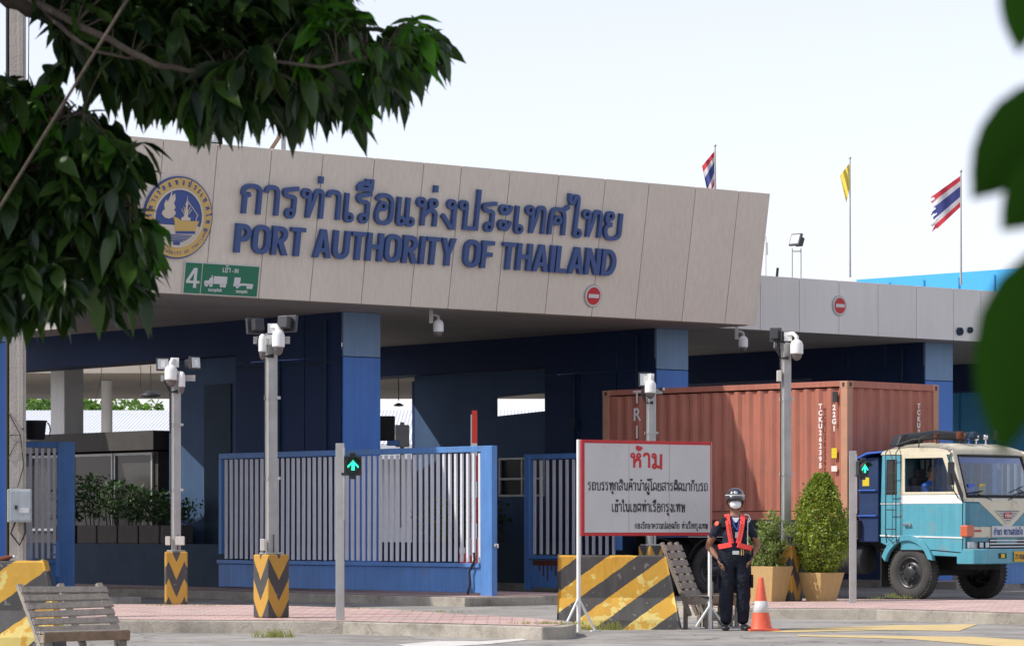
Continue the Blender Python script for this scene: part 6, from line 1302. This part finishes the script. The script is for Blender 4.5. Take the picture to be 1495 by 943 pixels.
q.build('eyebrow', 'ink', gd); q = MB(); q.tube([(0, -.113, 1.655), (0, -.128, 1.625)], .010, 6, rs=[.007, .012]); q.build('nose', 'skin', gd)
# helmet
q = MB(); q.lathe([(.112, -.02), (.117, .01), (.116, .04), (.104, .085), (.075, .118), (.035, .134), (0, .138)], (0, -.015, 1.655), 28, sx=.98, sy=1.12); hm = q.build('helmet', 'helmet', gd)
q = MB(); vs = []
for k in range(13): a = R(200 + 140 * k / 12); vs += [(.116 * math.cos(a), -.015 + .128 * math.sin(a), 1.675), (.128 * math.cos(a), -.015 + .165 * math.sin(a), 1.660)]
q.add(vs, [(2 * k, 2 * k + 1, 2 * k + 3, 2 * k + 2) for k in range(12)]); o = q.build('peak', 'helmet', hm); o.modifiers.new('s', 'SOLIDIFY').thickness = .006
q = MB(); q.tube([(.119 * math.cos(R(a)), -.015 + .135 * math.sin(R(a)), 1.682) for a in range(180, 361, 12)], .004, 5); q.build('trim', 'chrome', hm); q = MB(); q.tube([(.119 * math.cos(R(a)), -.015 + .134 * math.sin(R(a)), 1.700) for a in range(150, 391, 12)], .007, 5); q.build('white_band', 'signwhite', hm)
q = MB(); q.lathe([(0, .006), (.020, .005), (.024, 0)], (0, 0, 0), 14, M=Matrix.Translation((.0, -.140, 1.735)) @ Matrix.Rotation(R(65), 4, 'X')); q.build('crest', 'chrome', hm)
q = MB()
for s in (-1, 1): q.lathe([(0, .03), (.028, .025), (.032, -.01), (.02, -.04), (0, -.045)], (s * .098, .0, 1.625), 12, sx=.5)
for s in (-1, 1): q.tube([(s * .098, -.02, 1.62), (s * .085, -.05, 1.55), (s * .03, -.07, 1.515)], .006, 5)
q.build('chin_strap', 'rubber', hm)
# vest straps, belt, lanyard and gear
def band(name, pts, w_, mm, dep=.014, par=gd):
    m_ = MB(); pts = [Vector(p) for p in pts]
    for a, b in zip(pts, pts[1:]): m_.bar(a - (b - a).normalized() * .004, b + (b - a).normalized() * .004, w_, dep, up=(0, 1, 0))
    return m_.build(name, mm, par, bevel=.003)
def fy(x, z): return -.132 - .012 * (1 - (x / .18) ** 2) if z < 1.34 else -.100 + (z - 1.34) * .45
sL = [(-.105, .02, 1.455), (-.102, -.075, 1.435), (-.092, fy(-.09, 1.33), 1.33), (-.075, -.160, 1.20), (-.055, -.165, 1.10)]
sR = [(.098, .02, 1.455), (.094, -.075, 1.435), (.080, fy(.09, 1.33), 1.33), (.055, -.160, 1.20), (.030, -.165, 1.10)]
vs1 = band('vest_strap', sL, .062, 'vest'); vs2 = band('vest_strap', sR, .062, 'vest')
band('vest_belt', [(-.198, -.04, 1.055), (-.16, -.125, 1.06), (-.055, -.168, 1.083)], .062, 'vest', .03); band('vest_belt', [(.198, -.04, 1.035), (.165, -.125, 1.042), (.025, -.168, 1.075)], .062, 'vest', .03)
band('vest_side', [(-.198, -.04, 1.05), (-.185, .08, 1.06), (0, .145, 1.07), (.185, .08, 1.05), (.198, -.04, 1.04)], .055, 'vest', .02)
q = MB()
for j, c in enumerate('SECURITY'):
    for xs_, st in ((sL, -1), (sR, 1)):
        u = j / 7; z = 1.355 - .24 * u; x = (.083 - .050 * u) * st + (0 if st > 0 else -.012); add_text(q, c, x, 0, 0, .032, .001, .0015, .9, 'CENTER', Matrix.Translation((0, -.163 - (.008 if z < 1.25 else -.012 * (z - 1.25) * 10), z)) @ RX)
q.build('vest_text', 'helmet', gd)
q = MB(); q.tube([(-.035, -.09, 1.43), (-.02, -.145, 1.33), (.02, -.152, 1.26)], .006, 5); q.tube([(.04, -.09, 1.43), (.035, -.145, 1.33), (.02, -.152, 1.26)], .006, 5); q.build('lanyard', 'shirtblue', gd)
q = MB(); q.box((.018, -.158, 1.20), (.05, .006, .075)); q.build('card', 'boxgrey', gd, bevel=.003)
q = MB(); q.prism([(-.045, 1.42), (.05, 1.42), (.012, 1.36), (-.008, 1.36)], 0, .012, Matrix(((1, 0, 0, 0), (0, 0, 1, -.122), (0, 1, 0, 0), (0, 0, 0, 1)))); q.build('undershirt', 'maskw', gd)
q = MB(); n_ = 28; vs = []
for z in (.955, 1.005):
    for k in range(n_): a = 2 * math.pi * k / n_; vs.append((.192 * math.cos(a), .148 * math.sin(a), z))
q.add(vs, [(k, (k + 1) % n_, n_ + (k + 1) % n_, n_ + k) for k in range(n_)]); o = q.build('belt', 'boot', gd); o.modifiers.new('s', 'SOLIDIFY').thickness = .012
q = MB(); q.box((-.0, -.156, .98), (.085, .012, .05)); q.build('buckle', 'chrome', gd, bevel=.004); q = MB(); q.box((.07, -.152, .985), (.014, .02, .075)); q.box((.095, -.147, .985), (.010, .02, .07)); q.build('belt_clip', 'gold', gd)
q = MB(); q.tube([(.17, -.04, 1.41), (.155, -.09, 1.36), (.15, -.12, 1.2), (.155, -.11, 1.08)], .006, 5); q.tube([(.12, -.05, 1.46), (.17, .0, 1.45), (.19, -.03, 1.40), (.17, -.04, 1.36)], .009, 5); q.build('white_cord', 'maskw', gd)
q = MB(); q.box((-.145, -.10, 1.36), (.055, .035, .12)); q.tube([(-.16, -.10, 1.41), (-.165, -.09, 1.57)], .005, 5); q.build('radio', 'rubber', gd, bevel=.005)
q = MB(); q.lathe([(0, .006), (.030, .004), (.034, 0)], (0, 0, 0), 14, M=Matrix.Translation((-.232, -.048, 1.345)) @ Matrix.Rotation(R(65), 4, 'X') @ Matrix.Rotation(R(-35), 4, 'Y')); q.build('shoulder_patch', 'orange', gd)
for s in (-1, 1):
    sv = [(-.115 if s < 0 else .112, .06, .04, .055, .048), (-.118 if s < 0 else .118, -.04, .05, .062, .048), (-.128 if s < 0 else .138, -.14, .038, .062, .038), (-.135 if s < 0 else .150, -.20, .030, .044, .028)]
    m2 = skinned(sv, [(0, 1), (1, 2), (2, 3)], 'shoe', 2); m2.materials.append(MT['boot']); o = bpy.data.objects.new('shoe', m2); COL.objects.link(o); o.parent = gd
    zmin = min(vv.co.z for vv in m2.vertices); o.location.z = -zmin
    q = MB(); q.box((s * .212, -.02, .62), (.03, .12, .17)); q.build('pocket', 'trouser', gd, bevel=.012)
# --- driver
TW = Matrix.Translation(C0) @ Matrix.Rotation(TA, 4, 'Z'); dq = TW @ Vector(T(1.50, AC + .48, 1.58)); dr_ = empty('person', dq, TA, 'truck driver in a blue shirt seated behind the open side window', 'person')
V = []; E = []; a0 = v((0, .05, .0), .15, .12); a1 = v((0, .07, .22), .15, .11); a2 = v((0, .05, .42), .16, .10); a3 = v((0, .03, .52), .07); a4 = v((0, .0, .58), .052); a5 = v((0, -.03, .68), .075, .09); a6 = v((0, -.02, .76), .07, .085); e(a0, a1, a2, a3, a4, a5, a6)
for s in (-1, 1): b0 = v((s * .17, .05, .44), .065); b1 = v((s * .26, -.10, .26), .050); b2 = v((s * .20, -.36, .24), .038); b3 = v((s * .17, -.50, .30), .030); b4 = v((s * .16, -.56, .32), .032); l0 = v((s * .10, -.05, -.02), .09); l1 = v((s * .13, -.42, .0), .075); l2 = v((s * .14, -.50, -.36), .055); e(a2, b0, b1, b2, b3, b4); e(a0, l0, l1, l2)
m2 = skinned(V, E, 'body', 2)
for n_ in ('skin', 'shirtblue', 'trouser'): m2.materials.append(MT[n_])
for p in m2.polygons: c = p.center; p.material_index = 0 if (c.z > .53 or c.y < -.20 and c.z > .12) else (2 if c.z < .08 else 1)
o = bpy.data.objects.new('body', m2); COL.objects.link(o); o.parent = dr_
q = MB(); q.lathe([(.088, -.02), (.092, .02), (.08, .07), (.04, .10), (0, .105)], (0, -.005, .71), 16, sx=.9, sy=1.08); q.build('hair', 'ink', dr_)
q = MB(); q.tube([(0, -.118, .70), (0, -.135, .665)], .01, 6); q.build('nose', 'skin', dr_)
for s in (-1, 1):
    V = []; E = []; b_ = Vector((s * .16, -.57, .325)); r0 = v(b_, .026, .02); pe = v(b_ + Vector((0, -.05, .015)), .032, .016); e(r0, pe)
    for i in range(4): off = -.024 + i * .016; f0 = v(b_ + Vector((off, -.07, .025)), .009); f1 = v(b_ + Vector((off, -.095, .01)), .009); f2 = v(b_ + Vector((off, -.085, -.015)), .008); e(pe, f0, f1, f2)
    t_ = v(b_ + Vector((-s * .035, -.03, -.005)), .010); t2_ = v(b_ + Vector((-s * .04, -.06, -.01)), .009); e(r0, t_, t2_); m2 = skinned(V, E, 'hand', 1); m2.materials.append(MT['skin']); o = bpy.data.objects.new('hand', m2); COL.objects.link(o); o.parent = dr_

# ================================================================== BIG TREE AT LEFT
def inside(p, poly):
    x, y = p; c = False; n = len(poly)
    for i in range(n):
        x1, y1 = poly[i]; x2, y2 = poly[(i + 1) % n]
        if (y1 > y) != (y2 > y) and x < (x2 - x1) * (y - y1) / (y2 - y1) + x1: c = not c
    return c
tree = empty('tree', (P(-420, 768, 14.5).x, 14.5, 0), 0, 'large-leaved tree overhanging the left of the sign with dark drooping foliage', 'tree'); TB = Vector(tree.location)
limbs = [
 [(-420, 768, 14.5, .17), (-400, 400, 14.5, .15), (-330, 120, 14.5, .12), (-150, -30, 14.3, .055), (0, -5, 14, .034), (60, 20, 13.9, .030), (130, 60, 13.9, .026), (190, 85, 13.9, .021), (235, 102, 13.8, .020), (300, 100, 13.8, .018), (380, 92, 13.8, .015), (450, 98, 13.7, .012), (520, 90, 13.6, .009), (590, 62, 13.5, .006)],
 [(20, -15, 13.4, .018), (110, 36, 13.0, .015), (160, 58, 12.9, .014), (225, 94, 12.9, .013), (275, 104, 13.0, .010), (330, 96, 13.2, .007)],
 [(60, 10, 13.4, .012), (100, 50, 13.0, .010), (135, 74, 12.95, .008), (190, 86, 13.0, .005)], [(375, 86, 13.0, .006), (470, 99, 12.95, .007), (560, 78, 13.1, .004)],
 [(60, 20, 13.9, .025), (110, 55, 13.6, .016), (150, 70, 13.5, .014), (200, 92, 13.5, .011), (260, 95, 13.6, .007)],
 [(130, -60, 14.2, .035), (230, 0, 14.1, .028), (290, 30, 14, .016), (360, 60, 13.9, .012), (470, 40, 13.7, .010), (560, 45, 13.5, .006)],
 [(-330, 120, 14.5, .07), (-150, 180, 14.2, .045), (-20, 220, 13.7, .028), (60, 250, 13.4, .02), (130, 270, 13.3, .012), (190, 300, 13.2, .007)],
 [(-150, 180, 14.2, .04), (-50, 300, 13.9, .03), (40, 370, 13.6, .018), (110, 400, 13.4, .010)],
 [(-20, 220, 13.7, .02), (60, 180, 13.3, .012), (120, 165, 13.2, .007)],
 [(-330, 120, 14.5, .09), (-150, -150, 14.4, .07), (130, -250, 14.2, .05), (400, -200, 14, .03), (600, -180, 13.8, .02)],
 [(-150, -150, 14.4, .05), (130, -60, 14.2, .035)],
]
m_ = MB(); LP = []
for lb in limbs:
    pts = [P(a, b, Y) - TB for a, b, Y, r in lb]; rs = [r for *_, r in lb]
    f_ = []; fr = []
    for i in range(len(pts) - 1):
        for k in range(4): u = k / 4; f_.append(pts[i].lerp(pts[i + 1], u) + Vector((rnd.uniform(-1, 1), rnd.uniform(-1, 1), rnd.uniform(-1, 1))) * rs[i] * .25); fr.append(rs[i] * (1 - u) + rs[i + 1] * u)
    f_.append(pts[-1]); fr.append(rs[-1]); m_.tube(f_, .1, 8, rs=fr); LP += f_
m_.tube([Vector((0, 0, -.1)), Vector((0, 0, .0)), Vector((.02, 0, 1.31))], .2, 10, rs=[.27, .22, .18])
m_.build('trunk', 'bark', tree)
regA = [(40, -60), (85, 20), (100, 72), (165, 107), (195, 132), (240, 115), (280, 157), (325, 147), (390, 152), (450, 145), (500, 132), (535, 142), (575, 117), (605, 89), (640, 75), (640, 45), (600, 30), (550, 45), (520, 22), (480, -60)]
regB = [(-60, 110), (20, 120), (75, 125), (130, 165), (170, 190), (185, 240), (185, 290), (205, 330), (215, 370), (190, 420), (150, 435), (100, 430), (60, 440), (20, 455), (-60, 440)]
def leaf(mb, base, d, L, w_, curl, twist):
    d = d.normalized(); up = Vector((0, 0, 1)); s = d.cross(up)
    if s.length < .1: s = Vector((1, 0, 0))
    s.normalize(); s = (s * math.cos(twist) + s.cross(d) * math.sin(twist)).normalized(); n = s.cross(d)
    prof = [(0, .06), (.14, .55), (.34, 1.0), (.56, .95), (.76, .58), (.90, .20), (1.0, .015)]; vs = []
    for u, k in prof:
        c = base + d * L * u + Vector((0, 0, -1)) * L * curl * u * u; hw = w_ * k * .5; f = hw * .30
        vs += [c - s * hw + n * f, c, c + s * hw + n * f]
    fs = []
    for i in range(len(prof) - 1): a = i * 3; fs += [(a, a + 3, a + 4, a + 1), (a + 1, a + 4, a + 5, a + 2)]
    mb.add(vs, fs, smooth=True)
dark = MB(); young = MB(); tw = MB()
def cluster(px, py, Y, young_p, nl=7, droop=.9):
    c = P(px, py, Y) - TB
    near = min(LP, key=lambda q: (q - c).length); 
    if (near - c).length < .22: mid = near.lerp(c, .5) + Vector((0, 0, rnd.uniform(.0, .08))); tw.tube([near, mid, c], .004, 4, rs=[.004, .003, .002], cap=False)
    ax = (c - near).normalized() if (c - near).length > .05 else Vector((1, 0, 0)); ax = (ax + Vector((.35, -.2, -.1))).normalized()
    isy = rnd.random() < young_p; mb = young if isy else dark
    for k in range(nl):
        a = rnd.uniform(0, 6.28); o1 = ax.cross(Vector((0, 0, 1))).normalized(); o2 = ax.cross(o1); d = ax * rnd.uniform(.2, .9) + (o1 * math.cos(a) + o2 * math.sin(a)) * rnd.uniform(.5, 1.0) + Vector((0, 0, -droop * rnd.uniform(.5, 1.2)))
        L = rnd.choice((rnd.uniform(.07, .12), rnd.uniform(.10, .19))) * (.85 if isy else 1); leaf(mb, c + ax * rnd.uniform(-.05, .05), d, L, L * rnd.uniform(.33, .45), rnd.uniform(.05, .35), rnd.uniform(-.9, .9))
def fill(poly, n, yp, Y0=13.0, Y1=14.6):
    xs = [p_[0] for p_ in poly]; ys = [p_[1] for p_ in poly]; k = 0
    while k < n:
        p_ = (rnd.uniform(min(xs), max(xs)), rnd.uniform(min(ys), max(ys)))
        if inside(p_, poly): cluster(p_[0], p_[1], rnd.uniform(Y0, Y1), yp(p_) if callable(yp) else yp); k += 1
fill(regA, 760, lambda p_: .45 if (p_[0] > 440 and p_[1] < 95) else .03)
fill(regB, 640, lambda p_: .40 if p_[1] < 215 else .03)
for _ in range(1500):
    X_ = rnd.uniform(-6.2, .1); Z_ = rnd.uniform(4.15, 6.6) if X_ > -3.2 else rnd.uniform(2.6, 6.6); Y_ = rnd.uniform(11.8, 16.2); c_ = Vector((X_, Y_, Z_)) - TB
    for k in range(8):
        d = Vector((rnd.uniform(-1, 1), rnd.uniform(-1, 1), rnd.uniform(-1, .3))); leaf(dark, c_ + Vector((rnd.uniform(-.1, .1), rnd.uniform(-.1, .1), rnd.uniform(-.1, .1))), d, rnd.uniform(.18, .25), .085, .2, rnd.uniform(-.9, .9))
fill([(-520, -60), (-60, -60), (-60, 450), (-420, 350)], 420, .1, 12.8, 16)
for px, py in ((600, 72), (618, 60), (585, 100), (560, 120), (530, 150), (512, 165), (228, 330), (222, 368), (196, 420), (150, 445), (200, 215), (80, 95), (95, 62), (255, 160), (340, 150)): cluster(px, py, 13.4, .12, 8)
tag(dark.build('foliage', 'leaf', tree)); young.build('young_foliage', 'leaf_new', tree); tw.build('twig', 'bark', tree)
# guy wire in front of the tree, from the ground outside the frame up to the tree
a = P(-620, 1290, 12.05); b = P(187, -2, 12.05); c = b + (b - a) * .25; a.z = 0; t = MB(); t.tube([a, (a + b) / 2 + Vector((0, 0, -.03)), b, c], .0062, 6); o = t.build('guy_wire', 'bark', loc=a); tag(o, 'thin slanting guy wire crossing in front of the left tree', 'wire')

# ================================================================== BLURRED LEAVES CLOSE TO THE CAMERA AT RIGHT
sh = empty('shrub', (P(1760, 768, 2.1).x, 2.1, 0), 0, 'out-of-focus dark green leaves of a shrub close to the camera at the right edge', 'shrub'); SB = Vector(sh.location)
m_ = MB(); st = [(1760, 768), (1720, 300), (1650, -150), (1600, -500)]; m_.tube([Vector((0, 0, -.02))] + [P(a, b, 2.1) - SB for a, b in st], .01, 6, rs=[.016, .014, .008, .006, .003])
for a, b, c_, d_ in ((1720, 300, 1535, 130), (1720, 300, 1545, 225), (1735, 450, 1540, 370), (1650, -150, 1500, -70)): m_.tube([P(a, b, 2.1) - SB, P((a + c_) / 2, (b + d_) / 2 - 20, 2.08) - SB, P(c_, d_, 2.05) - SB], .003, 5, rs=[.005, .004, .0025])
m_.build('stem', 'bark', sh)
def blob(px0, py0, px1, py1, wpx, Y, bend=0):
    a = P(px0, py0, Y) - SB; b = P(px1, py1, Y - .03) - SB; d = b - a; L = d.length; d.normalize(); s = d.cross(Vector((0, 1, 0))).normalized(); n = s.cross(d); w_ = wpx * Y / F
    m_ = MB(); vs = []; prof = [(0, .08), (.1, .5), (.25, .88), (.42, 1.0), (.6, .93), (.75, .72), (.87, .42), (.95, .16), (1, .01)]
    for u, k in prof: c = a + d * L * u + s * math.sin(u * math.pi) * bend * Y / F; vs += [c - s * w_ * k * .5 + n * w_ * .06 * k, c, c + s * w_ * k * .5 + n * w_ * .06 * k]
    fs = []
    for i in range(len(prof) - 1): k = i * 3; fs += [(k, k + 3, k + 4, k + 1), (k + 1, k + 4, k + 5, k + 2)]
    m_.add(vs, fs, smooth=True); return m_.build('leaf', 'nearleaf', sh)
blob(1570, 120, 1418, 292, 115, 2.05, -8); blob(1575, 210, 1461, 338, 90, 2.0); blob(1550, 345, 1462, 668, 130, 2.0, -20); blob(1500, -90, 1487, 80, 70, 2.1); blob(1610, 330, 1490, 520, 110, 2.15)
